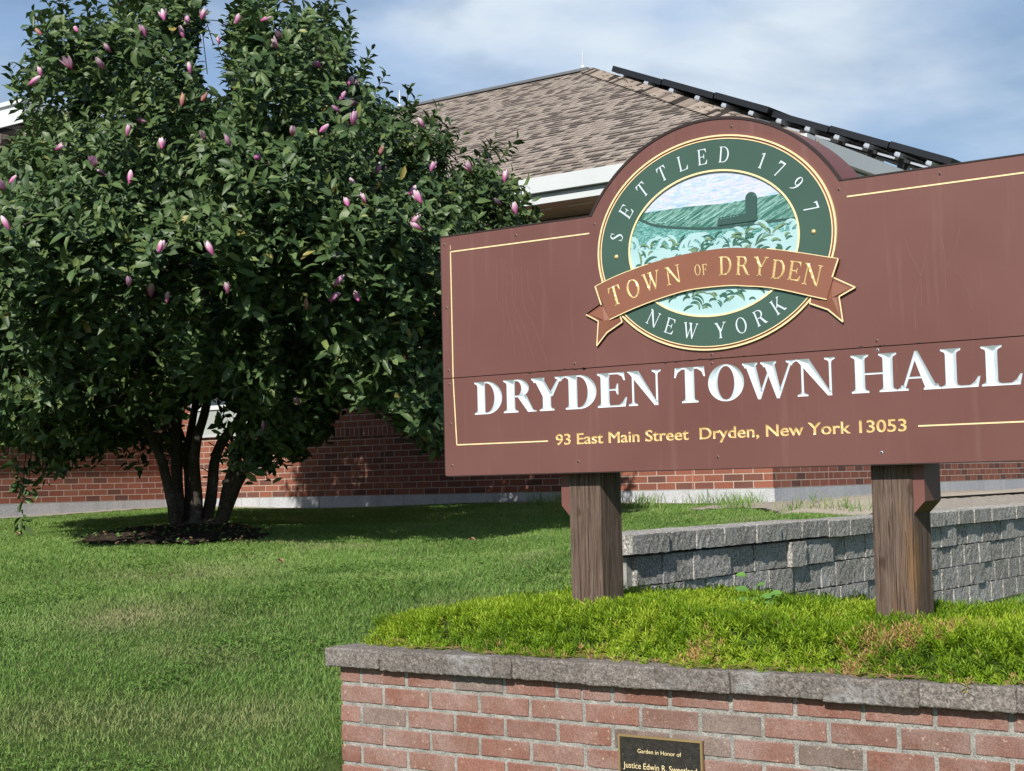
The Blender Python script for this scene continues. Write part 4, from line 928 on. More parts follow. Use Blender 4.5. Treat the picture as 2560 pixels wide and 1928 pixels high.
facet([(-2.966, 2.177), (-2.915, 2.203), (-2.885, 2.155), (-2.846, 2.150), (-2.893, 2.122), (-2.932, 2.088), (-2.924, 2.152)], (-2.905, 2.150), .006, M['ribbon'])
facet([(-2.055, 2.208), (-1.997, 2.179), (-2.042, 2.158), (-2.033, 2.092), (-2.070, 2.127), (-2.118, 2.148), (-2.08, 2.152)], (-2.055, 2.153), .006, M['ribbon'])
gl = MB()
def gpath(P, wd, y, par, closed=False):
    Q = sweep(P + ([P[0]] if closed else []), [wd] * (len(P) + (1 if closed else 0))); m = len(Q) // 2; n = len(Q)
    V = [(a, y, b) for a, b in Q] + [(a, y + .0015, b) for a, b in Q]; F = [(k, k + 1, n - 2 - k, n - 1 - k) for k in range(m - 1)] + [(k, k + n, (k + 1) % n + n, (k + 1) % n) for k in range(n)]; gl.add(V, F)
gpath([(p[0] - .002, p[1] + .001) for p in tbs[-14:]], .0025, SY - .0158, rib); gpath(tbs[:12], .0025, SY - .0158, rib); gpath(bbs, .003, SY - .0158, rib)
gpath([tbs[0], (-2.9146, 2.2051)], .0045, SY - .0160, rib); gpath([tbs[-1], (-2.0514, 2.2184), bbs[-1]][:2], .0045, SY - .0160, rib)
gpath([(-2.908, 2.2153), (-2.9826, 2.1774), (-2.9323, 2.1502), (-2.9414, 2.0649)][0:2], .004, SY - .0100, rib)
for T in (Lt[1:8], Rt[0:7]):
    for a, b in zip(T[:-1], T[1:]): gpath([a, b], .004, SY - .0100 - .00005 * T.index(a), rib)
gl.build('ribbon_edge', M['goldline'], rib)
# lettering on the emblem
def place(mb_v, mb_f, ch, cx, cz, h, ang, w, t, wx=1.0, slope=None, y=SY - .0078, V_=None):
    ops, adv = glyph(ch, w, t); xs_ = [p[0] for o, q in ops for p in q if o == '+']; mid = (min(xs_) + max(xs_)) / 2; c, s = math.cos(ang), math.sin(ang)
    ops = xf(ops, lambda p: (cx + ((p[0] - mid) * wx * c - (p[1] - .5) * s) * h, cz + ((p[0] - mid) * wx * s + (p[1] - .5) * c) * h))
    v, tri, ed_ = region(ops)
    if slope: v, tri, dep = relief(v, tri, ed_, .0035, slope, .004, lambda q: inside_ops(q, ops))
    else: dep = np.zeros(len(v))
    b = len(mb_v); mb_v += [(p[0], y - d, p[1]) for p, d in zip(v, dep)]; mb_f += [(a + b, q + b, r + b) for a, q, r in face_front([(p[0], 0, p[1]) for p in v], tri)]
V_, F_ = [], []
def eang(x, z, sgn):   # tangent of the oval at this spot
    u, q = (x - ECX) / .38, (z - 2.3755) / .295; t = math.atan2(q, u); tx, tz = -.38 * math.sin(t), .295 * math.cos(t)
    a = math.atan2(tz, tx); return a + math.pi if sgn > 0 else a
for ch, (x, z) in zip('SETTLED1797', [(-2.8391, 2.4346), (-2.8008, 2.5173), (-2.7416, 2.5881), (-2.662, 2.6347), (-2.5803, 2.6575), (-2.5045, 2.6712), (-2.4214, 2.6685), (-2.282, 2.6281), (-2.2156, 2.5936), (-2.1599, 2.5336), (-2.1161, 2.4487)]):
    u, q = (x - ECX) / .376, (z - 2.3735) / .293; k = math.hypot(u, q); x, z = ECX + u / k * .376, 2.3735 + q / k * .293
    V_, F_ = [], []; place(V_, F_, ch, x, z, .052, eang(x, z, 1), .115, .045, .92); build('letter', V_, F_, M['white_paint'], emb)
for ch, (x, z) in zip('NEWYORK', [(-2.7089, 2.1454), (-2.6437, 2.1167), (-2.5675, 2.0968), (-2.4565, 2.0903), (-2.3819, 2.0976), (-2.3115, 2.1156), (-2.2471, 2.1486)]):
    u, q = (x - ECX) / .378, (z - 2.3755) / .294; k = math.hypot(u, q); x, z = ECX + u / k * .378, 2.3755 + q / k * .294
    V_, F_ = [], []; place(V_, F_, ch, x, z, .052, eang(x, z, -1), .115, .045, .92); build('letter', V_, F_, M['white_paint'], emb)
for x, z in ((-2.8526, 2.367), (-2.1128, 2.3704)):
    mb = MB(); V = [(x, SY - .0125, z)]; F = []
    for j, (r, y) in enumerate(((.004, .0118), (.007, .0095), (.008, .0066))):
        V += [(x + r * math.cos(k * .5236), SY - y, z + r * math.sin(k * .5236)) for k in range(12)]
    for k in range(12): F += [(0, 1 + k, 1 + (k + 1) % 12), (1 + k, 13 + k, 13 + (k + 1) % 12, 1 + (k + 1) % 12), (13 + k, 25 + k, 25 + (k + 1) % 12, 13 + (k + 1) % 12)]
    mb.add(V, F).build('gold_stud', M['gold'], emb, smooth=True)
V_, F_ = [], []
for ch, (x, z), h in zip('TOWNOFDRYDEN', [(-2.857, 2.2322), (-2.7849, 2.2495), (-2.7108, 2.269), (-2.6261, 2.2818), (-2.5314, 2.289), (-2.5041, 2.2879), (-2.4275, 2.293), (-2.3626, 2.2864), (-2.2989, 2.2775), (-2.2363, 2.2612), (-2.1788, 2.2505), (-2.1192, 2.2323)], [.068, .064, .062, .062, .036, .036, .062, .062, .062, .062, .062, .068]):
    sl2 = .42 - (x + 2.94) * .85; sl2 = (.30 - (x + 2.90) * .62) if x < -2.46 else (-(x + 2.46) * .80)
    V_, F_ = [], []; place(V_, F_, ch, x, z, h, math.atan(sl2), .15, .06, .98 if h > .05 else .80, slope=.8, y=SY - .0150); build('letter', V_, F_, M['gold'], rib)

# ------------------------------------------------------------------ plaque on the planter
PQ = empty('plaque', (-2.42, PY - .01, .63)); tag(PQ, 'small black and bronze memorial plaque on the red brick planter wall', 'plaque')
px0, px1, pz0, pz1 = -2.563, -2.277, .60, .8345; py = PY - .012
MB().box((px0, py, pz0), (px1, PY + .004, pz1)).build('backing', M['plaque'], PQ)
fr = MB()
fr.box((px0 - .001, py - .003, pz1 - .0055), (px1 + .001, py + .006, pz1 + .001)).box((px0 - .001, py - .003, pz0 - .001), (px1 + .001, py + .006, pz0 + .0055)).box((px0 - .001, py - .0029, pz0 + .0056), (px0 + .005, py + .006, pz1 - .0056)).box((px1 - .005, py - .0029, pz0 + .0056), (px1 + .001, py + .006, pz1 - .0056))
fr.build('rim', M['bronze'], PQ)
def plain_text(s, xc, z, wid, h, y, par, mat):
    v, tri, ed = text_tris(s); a, b = v[:, 0].min(), v[:, 0].max(); k = wid / (b - a)
    V = [(xc + (p[0] - (a + b) / 2) * k, y, z + p[1] * h / .72) for p in v]; return build('lettering', V, face_front(V, tri), mat, par)
plain_text('Garden in Honor of', -2.421, .7845, .150, .0125, py - .002, PQ, M['goldline'])
plain_text('Justice Edwin R. Sweetland', -2.421, .7375, .252, .018, py - .002, PQ, M['goldline'])
# ------------------------------------------------------------------ magnolia tree
TC = onD(560, 690, 12.5)
TB = np.array([-9.44, 8.64, float(gz(-9.44, 8.64)) + .0])
TREE = empty('magnolia_tree', tuple(TB)); tag(TREE, 'broad magnolia tree with dark green leaves and pink buds left of the sign', 'tree')
VV = [(-120, 420), (-25, 378), (22, 345), (32, 312), (66, 288), (60, 250), (35, 215), (5, 182), (25, 150), (60, 150), (85, 120), (80, 50), (130, 45), (215, 60), (250, 30), (260, -60), (400, -70), (430, -20), (428, 60), (412, 130), (448, 232), (506, 205), (500, 120), (488, 75), (504, 30), (530, -25), (575, -15), (585, 60), (612, 40), (645, 30), (690, 50), (740, 90), (745, 170), (790, 190), (805, 250), (850, 235), (875, 265), (930, 265), (950, 310), (965, 370), (1000, 385), (1015, 355), (1095, 380), (1130, 430), (1120, 500), (1110, 600), (1095, 750), (1060, 880), (990, 970), (945, 960), (880, 930), (850, 880), (790, 860), (735, 860), (705, 900), (660, 970), (615, 985), (575, 960), (545, 880), (480, 850), (400, 850), (385, 900), (365, 900), (300, 930), (250, 955), (190, 975), (140, 1000), (95, 995), (50, 965), (0, 925), (-80, 900), (-130, 700), (-140, 500)]
SIL = np.array(VV) * 1.1573; CEN = np.array([520 * 1.1573, 560 * 1.1573])
cen3 = onD(CEN[0], CEN[1], 12.5)
def crown_points(n, shell=True, seed=1):
    g_ = np.random.default_rng(seed); out_ = []
    while len(out_) < n:
        m = 4000; q = g_.uniform(SIL.min(0), SIL.max(0), (m, 2)); t = g_.uniform(-1, 1, m); sh = np.sqrt(np.maximum(1 - (np.abs(t)) ** 3.4, .02)) ; s = (q - CEN) / sh[:, None] + CEN
        k = inpoly(s, SIL); s2 = (q - CEN) * 1.22 / sh[:, None] + CEN; sh_ = ~inpoly(s2, SIL) | (np.abs(t) > .7)
        k &= sh_ | (g_.random(m) < (.22 if shell else 1))
        for (x, y), tt, kk in zip(q, t, k):
            if not kk: continue
            p0_ = onD(x, y, 12.5); bmp = noise.noise(Vector(p0_ * 1.15) + Vector((8, 2, 5))) + .45 * noise.noise(Vector(p0_ * 2.6))
            if abs(tt) > .80 + .55 * bmp: continue
            p = p0_ + fh * (tt * 3.1 - .45)
            nz = noise.noise(Vector(p * 1.5) + Vector((3, 1, 2)))
            if nz < -.08 and g_.random() < .78: continue
            if p[2] < TB[2] + .25: continue
            pp = proj(p)
            if not inpoly(np.array([[pp[0], pp[1]]]), SIL)[0]: continue
            out_.append(p)
            if len(out_) >= n: break
    return np.array(out_)
tips = crown_points(1450, True, 3)
# a few hanging outer twigs low at the left and the low right branch
def P2(x, y, dd=0.0): return onD(x * 1.1573, y * 1.1573, 12.5) + fh * dd
# stems
stems = [[(395, 1150, 0, .055), (387, 1060, -.05, .048), (385, 960, -.1, .042), (392, 870, -.2, .036), (380, 760, -.35, .035), (350, 620, -.5, .025), (300, 420, -.5, .015)],
         [(408, 1150, .05, .045), (404, 1050, .05, .036), (400, 960, .1, .033), (412, 860, .2, .03), (420, 700, .4, .032), (380, 500, .6, .022), (330, 250, .6, .012)],
         [(425, 1155, -.05, .058), (428, 1050, -.1, .046), (432, 960, -.15, .040), (455, 880, -.2, .036), (470, 760, -.25, .036), (480, 560, -.3, .025), (500, 300, -.2, .014), (530, 60, -.1, .008)],
         [(440, 1155, .08, .055), (450, 1060, .1, .045), (470, 960, .12, .041), (512, 895, .2, .037), (535, 800, .3, .031), (600, 620, .5, .025), (660, 380, .6, .014)],
         [(470, 1150, -.05, .058), (497, 1085, -.1, .050), (540, 1010, -.2, .044), (590, 945, -.35, .038), (655, 890, -.5, .030), (760, 800, -.6, .022), (900, 700, -.5, .014)],
         [(465, 1150, .1, .048), (482, 1060, .15, .040), (503, 985, .2, .036), (520, 925, .3, .032), (565, 870, .5, .026), (760, 700, .7, .022), (900, 550, .6, .012)],
         [(400, 1150, .15, .05), (398, 1050, .3, .045), (340, 900, .6, .036), (240, 760, .9, .026), (120, 600, .9, .015)],
         [(392, 1140, -.1, .045), (360, 960, -.4, .036), (280, 840, -.8, .028), (160, 780, -1.0, .02), (60, 720, -.8, .012)]]
nodes = []; rad = []; par_ = []; tb_ = MB()
for st in stems:
    P = [Vector(P2(x, y, d)) for x, y, d, r in st]; R = [r for *_, r in st]; P[0].z = TB[2] - .08
    Q = []; RR = []
    for i in range(len(P) - 1):
        p0, p1, p2, p3 = P[max(i - 1, 0)], P[i], P[i + 1], P[min(i + 2, len(P) - 1)]
        for k in range(5):
            t = k / 5; Q.append(.5 * ((2 * p1) + (-p0 + p2) * t + (2 * p0 - 5 * p1 + 4 * p2 - p3) * t * t + (-p0 + 3 * p1 - 3 * p2 + p3) * t ** 3)); RR.append(R[i] * (1 - t) + R[i + 1] * t)
    Q.append(P[-1]); RR.append(R[-1]); RR = [r * (1 + .10 * noise.noise(q * 6)) for r, q in zip(RR, Q)]
    RR[0] *= 1.3; RR[1] *= 1.15
    Q = [q + Vector((noise.noise(q * 3), noise.noise(q * 3 + Vector((5, 5, 5))), 0)) * .02 for q in Q]
    tb_.tube(Q, RR, 10, random.random())
    for q, r in list(zip(Q, RR))[9:]: nodes.append(np.array(q)); rad.append(r)
tb_.rbox((TB[0] - .20, TB[1] - .17, TB[2] - .15), (TB[0] + .20, TB[1] + .17, TB[2] + .06), .10, .06, .03, 6, 3, .4)
tb_.build('trunk', M['bark'], TREE, smooth=True)
nd = np.array(nodes); rd = np.array(rad); bb_ = MB(); order = np.argsort([((nd - p) ** 2).sum(1).min() for p in tips]); segs = []
nds = list(nd); rds = list(rd)
for i in order:
    p = tips[i]; A = np.array(nds); d = np.sqrt(((A - p) ** 2).sum(1)) + .25 * np.maximum(0, A[:, 2] - p[2]); j = int(d.argmin()); a = A[j]; L_ = np.linalg.norm(p - a)
    r0_ = min(rds[j] * .7, .004 + .008 * L_); mid = (a + p) / 2 + np.array([0, 0, .06 * L_]) + rng.normal(0, .03 * L_, 3)
    bb_.tube([a, mid, p], [max(r0_, .004), max(r0_ * .75, .0035), .003], 5, random.random(), cap=False)
    nds += [mid, p]; rds += [r0_ * .75, .004]
bb_.build('branches', M['bark'], TREE, smooth=True)
# leaves: spiralled along short shoots
def unit(a): return a / (np.linalg.norm(a, axis=-1, keepdims=True) + 1e-9)
sh_pos = []; sh_dir = []
g2 = np.random.default_rng(11)
for p in tips:
    n = 8
    for k in range(n):
        o = g2.normal(0, .11, 3) * (0 if k == 0 else 1); q = p + o; outd = unit(q - cen3) * .6 + np.array([0, 0, .75]) + g2.normal(0, .45, 3)
        sh_pos.append(q); sh_dir.append(unit(outd))
n_base = len(sh_pos)
extra = [(120, 1025, -.3), (95, 1050, -.4), (150, 990, -.2), (82, 1072, -.4), (130, 985, -.3), (255, 950, .3), (300, 965, .2), (345, 950, 0), (365, 985, .1), (325, 935, .2), (235, 940, .2), (565, 985, -1.0), (620, 975, -1.0), (650, 945, -1.1), (590, 945, -1.1), (700, 880, -1.0), (680, 920, -1.1), (580, 990, -1.), (610, 890, -1.2), (640, 865, -1.2), (720, 905, -1.0), (560, 900, -1.2), (600, 1000, -1.0), (475, 985, .1), (490, 960, .2), (455, 1040, .2)]
tw = MB()
for x, y, d in extra:
    q = P2(x, y, d); nn = 6 if x > 540 else (3 if x in (150, 130, 300, 345) else 2) if x < 455 else 1
    for k in range(nn): sh_pos.append(q + g2.normal(0, .075, 3) * (k > 0)); sh_dir.append(unit(np.array([0, 0, -.2 if x < 400 else .5]) + g2.normal(0, .6, 3)))
    a = Vector(P2(x + (-30 if 300 < x < 500 else 10), y - 110 if x < 400 else y - 30, d)); tw.tube([a, (a + Vector(q)) / 2 + Vector((0, 0, .02)), Vector(q)], [.005, .004, .003], 5); tw.build('twig', M['bark'], TREE); tw = MB()
# upright leading shoots that make the outline spiky
Vs2 = [q for q in VV if q[1] < 430 and 84 < q[0]]
for i in range(len(Vs2) - 1):
    (xa_, ya_), (xb_, yb_) = Vs2[i], Vs2[i + 1]; m_ = max(1, int(math.hypot(xb_ - xa_, yb_ - ya_) / 24))
    for k in range(m_):
        if 410 < xa_ < 505 and ya_ > 20: continue
        t = (k + g2.random()) / m_; x_ = xa_ + (xb_ - xa_) * t; y_ = ya_ + (yb_ - ya_) * t; dd = g2.normal(-.1, .22); o = P2(x_, y_ + 6, dd); out_ = np.array([x_ - 520, 560 - y_]) / 560; dr = unit(cr * out_[0] * .7 + np.array([0, 0, 1.0]) + g2.normal(0, .15, 3)); L_ = g2.uniform(.08, .26)
        tw.tube([o - dr * .35 + cr * .05 * (1 if x_ < 520 else -1), o, o + dr * L_], [.004, .0035, .0025], 5); tw.build('twig', M['bark'], TREE); tw = MB()
        sh_pos.append(o + dr * L_ * .95); sh_dir.append(dr)
        if L_ > .15: sh_pos.append(o + dr * L_ * .3); sh_dir.append(dr)

n_extra = sum(1 for _ in ()) ; sh_pos = np.array(sh_pos); sh_dir = np.array(sh_dir)
pz = (sh_pos - CAM) @ fw; p2 = np.stack([1280 + F_PIX * ((sh_pos - CAM) @ cr) / pz, 964 - F_PIX * ((sh_pos - CAM) @ cu) / pz], 1); kk = inpoly(p2, SIL) | (inpoly((p2 - CEN) * .955 + CEN, SIL) & (g2.random(len(p2)) < .35)); kk[n_base:] = True; sh_pos = sh_pos[kk]; sh_dir = sh_dir[kk]; ns = len(sh_pos); K = 10
LP, LD, LN, LL, LR = [], [], [], [], []
outw = unit(sh_pos - cen3)
ortho = unit(np.cross(sh_dir, g2.normal(0, 1, (ns, 3)))); ort2 = np.cross(sh_dir, ortho)
for k in range(K):
    f = (k + g2.random(ns)) / K; pos = sh_pos + sh_dir * ((f - .65) * .21)[:, None]; a = k * 2.4 + g2.random(ns) * .6
    side = ortho * np.cos(a)[:, None] + ort2 * np.sin(a)[:, None]; el = (.35 + .75 * f + g2.normal(0, .22, ns))
    d = unit(side + sh_dir * el[:, None] + np.array([0, 0, -.12])); nrm = unit(np.cross(d, np.cross(sh_dir * .5 + outw * .75 + np.array([0, 0, .65]) + g2.normal(0, .40, (ns, 3)), d)))
    LP.append(pos); LD.append(d); LN.append(nrm); LL.append(g2.uniform(.055, .122, ns) * (1 - .25 * (f > .9))); LR.append(np.clip(g2.normal(.45, .22, ns), 0, .97) * np.where(g2.random(ns) < .006, 0, 1) + np.where(g2.random(ns) < .004, 1.0, 0))
LP, LD, LN, LL, LR = map(np.concatenate, (LP, LD, LN, LL, LR))
tpl = np.array([(0, 0, 0), (.30, .20, .5), (.30, 0, 0), (.30, -.20, .5), (.68, .225, .5), (.68, 0, 0), (.68, -.225, .5), (1.0, 0, 0)])
tf = [(0, 2, 1), (0, 3, 2), (1, 2, 5), (1, 5, 4), (2, 3, 6), (2, 6, 5), (4, 5, 7), (5, 6, 7)]
n = len(LP); side = np.cross(LN, LD); curve = g2.uniform(.0, .5, n); fold = g2.uniform(.15, .75, n); LW = g2.uniform(.72, 1.05, n); wav = g2.normal(0, .06, (n, 8))
Vv = LP[:, None] + LL[:, None, None] * (tpl[None, :, 0, None] * LD[:, None] + (tpl[None, :, 1] * LW[:, None])[..., None] * side[:, None] + (np.abs(tpl[None, :, 1]) * fold[:, None] - curve[:, None] * tpl[None, :, 0] ** 2 + wav * (tpl[None, :, 1] != 0))[..., None] * LN[:, None])
Ff = (np.arange(n)[:, None, None] * 8 + np.array(tf)[None]).reshape(-1, 3)
build('leaves', Vv.reshape(-1, 3), Ff, M['leaf'], TREE, {'rnd': np.repeat(LR, 8)}, smooth=True)
print('leaves', n)
# buds and flowers
def flower_mesh(seed, openness, mats, npet=6, ln=.088):
    r = random.Random(seed); V = []; F = []; A = []
    for k in range(npet):
        inner = k % 2; a = k * 2 * math.pi / npet + r.uniform(-.2, .2); c, s = math.cos(a), math.sin(a); L_ = ln * r.uniform(.85, 1.08); op = openness * (.55 if inner else 1) * r.uniform(.7, 1.3); b = len(V)
        for i in range(7):
            t = i / 6; rr_ = (.017 * math.sin(math.pi * min(1, t * .80 + .10)) * (1.0 if not inner else .8) + op * .035 * t * t); hw = .019 * math.sin(math.pi * (t * .86 + .07)) ** .8
            for j in (-1, -.5, 0, .5, 1):
                bend = .9; aa = j * hw / max(rr_, .008) * bend; aa = max(-1.3, min(1.3, aa)); x = rr_ * math.cos(a + aa) * (1 if j else 1.04); y = rr_ * math.sin(a + aa); V.append((x, y, t * L_)); A.append(min(1, t * (1.0 if not inner else 1.3) + r.uniform(-.03, .03)))
        for i in range(6):
            for j in range(4): F.append((b + i * 5 + j, b + i * 5 + j + 1, b + (i + 1) * 5 + j + 1, b + (i + 1) * 5 + j))
    return V, F, A
FL = [(90, 62, 'b'), (168, 55), (155, 135), (240, 100), (62, 170), (90, 152), (355, 30), (315, 65), (405, 40), (435, 28), (397, 68), (412, 145), (508, 38), (563, 32), (605, 68), (600, 92), (475, 82), (295, 245), (275, 280), (435, 205, 'b'), (392, 215, 'b'), (350, 308), (442, 288), (497, 303), (553, 330), (120, 310), (205, 347), (228, 365), (280, 383), (20, 383), (10, 397), (20, 482), (632, 280), (693, 130), (690, 272), (733, 205), (735, 230), (750, 172), (768, 172), (772, 208), (762, 257), (730, 272, 'b'), (818, 322, 'b'), (816, 360), (770, 393), (752, 432), (883, 407), (910, 425), (915, 262), (930, 357), (1018, 357), (1090, 380), (1083, 428), (1115, 450), (887, 472), (910, 482), (460, 537), (342, 532), (278, 605), (326, 628), (360, 640), (493, 620), (721, 605), (712, 638), (662, 655, 'b'), (775, 637), (568, 917), (648, 862), (790, 425), (225, 135)]
fm = []
for s_ in range(6):
    V, F, A = flower_mesh(s_, [.05, .15, .3, .5, .85, .12][s_], None)
    for kind in ('petal', 'petal_mauve', 'petal_brown'):
        me = bpy.data.meshes.new('flower'); me.from_pydata(V, [], F); me.materials.append(M[kind]); at = me.attributes.new('rnd', 'FLOAT', 'POINT'); at.data.foreach_set('value', np.array(A, np.float32)); me.polygons.foreach_set('use_smooth', np.ones(len(F), bool)); me.update(); fm.append(me)
r3 = random.Random(4)
Dl = (LP - CAM) @ fw; Px = 1280 + F_PIX * ((LP - CAM) @ cr) / Dl; Py = 964 - F_PIX * ((LP - CAM) @ cu) / Dl
for it in FL:
    x, y = it[0] * 1.1573, it[1] * 1.1573; near = (np.abs(Px - x) < 24) & (np.abs(Py - y) < 30)
    D = (np.percentile(Dl[near], 1.0) - .07) if near.sum() > 5 else 12.4
    brown = len(it) > 2; s_ = r3.randrange(6); me = fm[s_ * 3 + (2 if brown else (1 if r3.random() < .3 else 0))]
    o = bpy.data.objects.new('flower', me); COL.objects.link(o); o.parent = TREE; p = onD(x, y + 16, D) - TB
    o.location = p; tilt = (r3.gauss(0, .5), r3.gauss(0, .5)); o.rotation_euler = (tilt[0], tilt[1] + (.0), r3.uniform(0, 6.28)); sc_ = r3.uniform(.72, 1.02); o.scale = (sc_, sc_, sc_)
    if brown: o['label'] = 'withered brownish pink bud'

# ------------------------------------------------------------------ turf
def turf(name, n_try, box, dens_fn, hfun, wfun, mask, seed, label=None, tilt=.35):
    g_ = np.random.default_rng(seed); x0, x1, y0, y1 = box; X = g_.uniform(x0, x1, n_try); Y = g_.uniform(y0, y1, n_try); k = mask(X, Y) & (g_.random(n_try) < dens_fn(X, Y)); X = X[k]; Y = Y[k]; n = len(X); Z = gz(X, Y) - .004
    P = np.stack([X, Y, Z], 1); a = g_.uniform(0, 2 * np.pi, n); s = np.stack([np.cos(a), np.sin(a), np.zeros(n)], 1); lean = g_.normal(0, tilt, (n, 2)); lean += .12 * np.stack([np.sin(X * 3.1 + Y), np.cos(Y * 2.7)], 1)
    d = unit(np.concatenate([lean, np.ones((n, 1))], 1)); h = hfun(X, Y, g_, n); w_ = wfun(X, Y, g_, n)
    bend = np.concatenate([lean * .9, -.25 * np.ones((n, 1))], 1)
    A = P - s * w_[:, None] * .5; B = P + s * w_[:, None] * .5; m = P + d * (h * .55)[:, None]; C_ = m + s * w_[:, None] * .42; D_ = m - s * w_[:, None] * .42; T = P + (d + bend * .45) * h[:, None]
    V = np.stack([A, B, C_, D_, T], 1).reshape(-1, 3); i = np.arange(n)[:, None] * 5
    F = np.concatenate([i + np.array([[0, 1, 2]]), i + np.array([[0, 2, 3]]), i + np.array([[3, 2, 4]])], 0)
    dn = np.array([noise.noise(Vector((x * 1.6 + 9, y * 1.6, 0))) for x, y in zip(X, Y)])
    spot = np.zeros(n)
    for sx_, sy_, sr in ((-4.48, 4.04, .24), (-4.74, 3.92, .22), (-4.32, 4.22, .2), (-4.95, 3.75, .22), (-4.6, 5.9, .25), (-5.9, 5.1, .4), (-4.95, 10.4, .3), (-6.9, 6.2, .5)): spot = np.maximum(spot, np.exp(-(((X - sx_) ** 2 + (Y - sy_) ** 2) / sr ** 2)))
    dry = np.clip((dn - .30) * 1.2, 0, .3) + spot * .45; dry = np.clip(dry * g_.uniform(.3, 1.5, n) + (g_.random(n) < .05) * .6, 0, 1)
    o = build(name, V, F, M['grass'], None, {'rnd': np.repeat(np.clip(g_.normal(.45, .22, n), 0, 1), 5), 'dry': np.repeat(dry, 5)}); print(name, n); return o
def yc_(X, Y): return fh[0] * X + fh[1] * Y
def infr(X, Y, mar=.07):
    P = np.stack([X, Y, gz(X, Y)], 1) - CAM; z = P @ fw; x = F_PIX * (P @ cr) / z + 1280; y = 964 - F_PIX * (P @ cu) / z
    return (z > 2) & (x > -2560 * mar) & (x < 2560 * (1 + mar)) & (y < 1928 * (1 + mar))
def lawn_mask(X, Y):
    k = (Y < 12.42) & (X > -13.98) & infr(X, Y) & ~((X > -3.74) & (Y > 3.95) & (Y < 5.2)) & (X < -4.36 + 0 * Y) | ((X >= -4.36) & (X < -3.0) & (Y < 6.5) & infr(X, Y) & ~((X > -3.74) & (Y > 3.9) & (Y < 5.25)))
    k &= ~((X > -6.5) & (Y > 11.0 + .1 * np.sin(X * 7) + .25 * (-4.4 - X)))
    dx, dy = X - MC[0], Y - MC[1]; a = np.arctan2(dy, dx); r = 1 + .12 * np.sin(3 * a + 1) + .08 * np.sin(7 * a); u = dx * .808 + dy * .589; v = -dx * .589 + dy * .808
    return k & ~((u / .60) ** 2 + (v / .90) ** 2 < (r * (.74 + .34 * np.random.default_rng(3).random(len(X)))) ** 2)
lawn = turf('lawn_grass', 1500000, (-14, -3, 2.2, 12.5), lambda X, Y: np.clip(1.15 - (yc_(X, Y) - 5.5) * .075, .35, 1), lambda X, Y, g, n: g.uniform(.016, .038, n) * (1 + .25 * np.sin(X * 2) * np.sin(Y * 2.3)), lambda X, Y, g, n: .0030 + .00030 * np.maximum(0, yc_(X, Y) - 6), lawn_mask, 5, tilt=.38)
tag(lawn, 'mown green lawn grass', 'grass', kind='stuff')
low = turf('low_grass', 90000, (-3.95, -.5, 7.0, 13), lambda X, Y: np.ones(len(X)), lambda X, Y, g, n: g.uniform(.03, .06, n), lambda X, Y, g, n: np.full(n, .005), lambda X, Y: infr(X, Y) & (X > -4.0), 6)
tag(low, 'pale grass at the foot of the block wall', 'grass', kind='stuff')
weeds = turf('weed_tufts', 9000, (-9.2, -4.6, 10.9, 12.72), lambda X, Y: (np.array([noise.noise(Vector((x * 2.2, y * 2, 4))) for x, y in zip(X, Y)]) > .12) * 1.0 * ((np.abs(Y - 12.6) < .14) & (X < WC + .1) | (np.abs(X + 6.22 - .15 * np.sin(Y * 9)) < .16) | (np.abs(Y - 11.05 + (X + 4.4) * .25) < .16)), lambda X, Y, g, n: g.uniform(.05, .20, n), lambda X, Y, g, n: np.full(n, .006), lambda X, Y: X < 5, 8, tilt=.3)
tag(weeds, 'tall weeds sprouting along the granite base', 'weeds', kind='stuff')
gq = np.random.default_rng(77); nC = 26000; X = gq.uniform(-7.5, -3.4, nC); Y = gq.uniform(3.2, 7.6, nC); kq = lawn_mask(X, Y) & (np.array([noise.noise(Vector((x * 1.7, y * 1.7, 20))) for x, y in zip(X, Y)]) > .16); X = X[kq]; Y = Y[kq]; nC = len(X); P = np.stack([X, Y, gz(X, Y) + gq.uniform(.018, .034, nC)], 1); Vc = []; Fc = []
for k in range(3):
    a = gq.uniform(0, .5, nC) + k * 2.1 + X * 50; d = np.stack([np.cos(a), np.sin(a), gq.normal(.05, .3, nC)], 1); s = np.stack([-np.sin(a), np.cos(a), gq.normal(0, .3, nC)], 1); L_ = gq.uniform(.006, .011, nC)[:, None]; Vc += [np.stack([P, P + L_ * (.55 * d + .5 * s), P + L_ * (1.1 * d + .3 * s), P + L_ * (1.1 * d - .3 * s), P + L_ * (.55 * d - .5 * s)], 1)]
Vc = np.concatenate(Vc).reshape(-1, 3); tag(build('clover', Vc, np.arange(len(Vc)).reshape(-1, 5), M['grass'], None, {'rnd': np.full(len(Vc), .35), 'dry': np.zeros(len(Vc))}), 'small clover leaves scattered through the near lawn', 'clover', kind='stuff'); print('clover', nC)
# broad clover leaves and litter in the mulch under the tree
g4 = np.random.default_rng(21); LVv = []; LFf = []; mb = MB(); mb2 = MB(); 
for i in range(520):
    a = g4.uniform(0, 6.28); r_ = math.sqrt(g4.random()) * 1.15; u, v = r_ * math.cos(a) * .60, r_ * math.sin(a) * .88; x = MC[0] + u * .808 - v * .589; y = MC[1] + u * .589 + v * .808
    if v > 0.55 and g4.random() < .5: continue
    z = float(gz(x, y)) + .03; s = g4.uniform(.008, .02); th = g4.uniform(0, 6.28); c, sn2 = math.cos(th), math.sin(th); tl = g4.uniform(-.5, .8)
    V = [(x + s * (p * c - q * sn2), y + s * (p * sn2 + q * c), z + s * (tl * p + .3)) for p, q in ((-1, 0), (-.3, -.6), (.5, -.5), (1, 0), (.5, .5), (-.3, .6))]
    (mb if g4.random() < .6 else mb2).add(V, [(0, 1, 2, 3), (0, 3, 4, 5)])
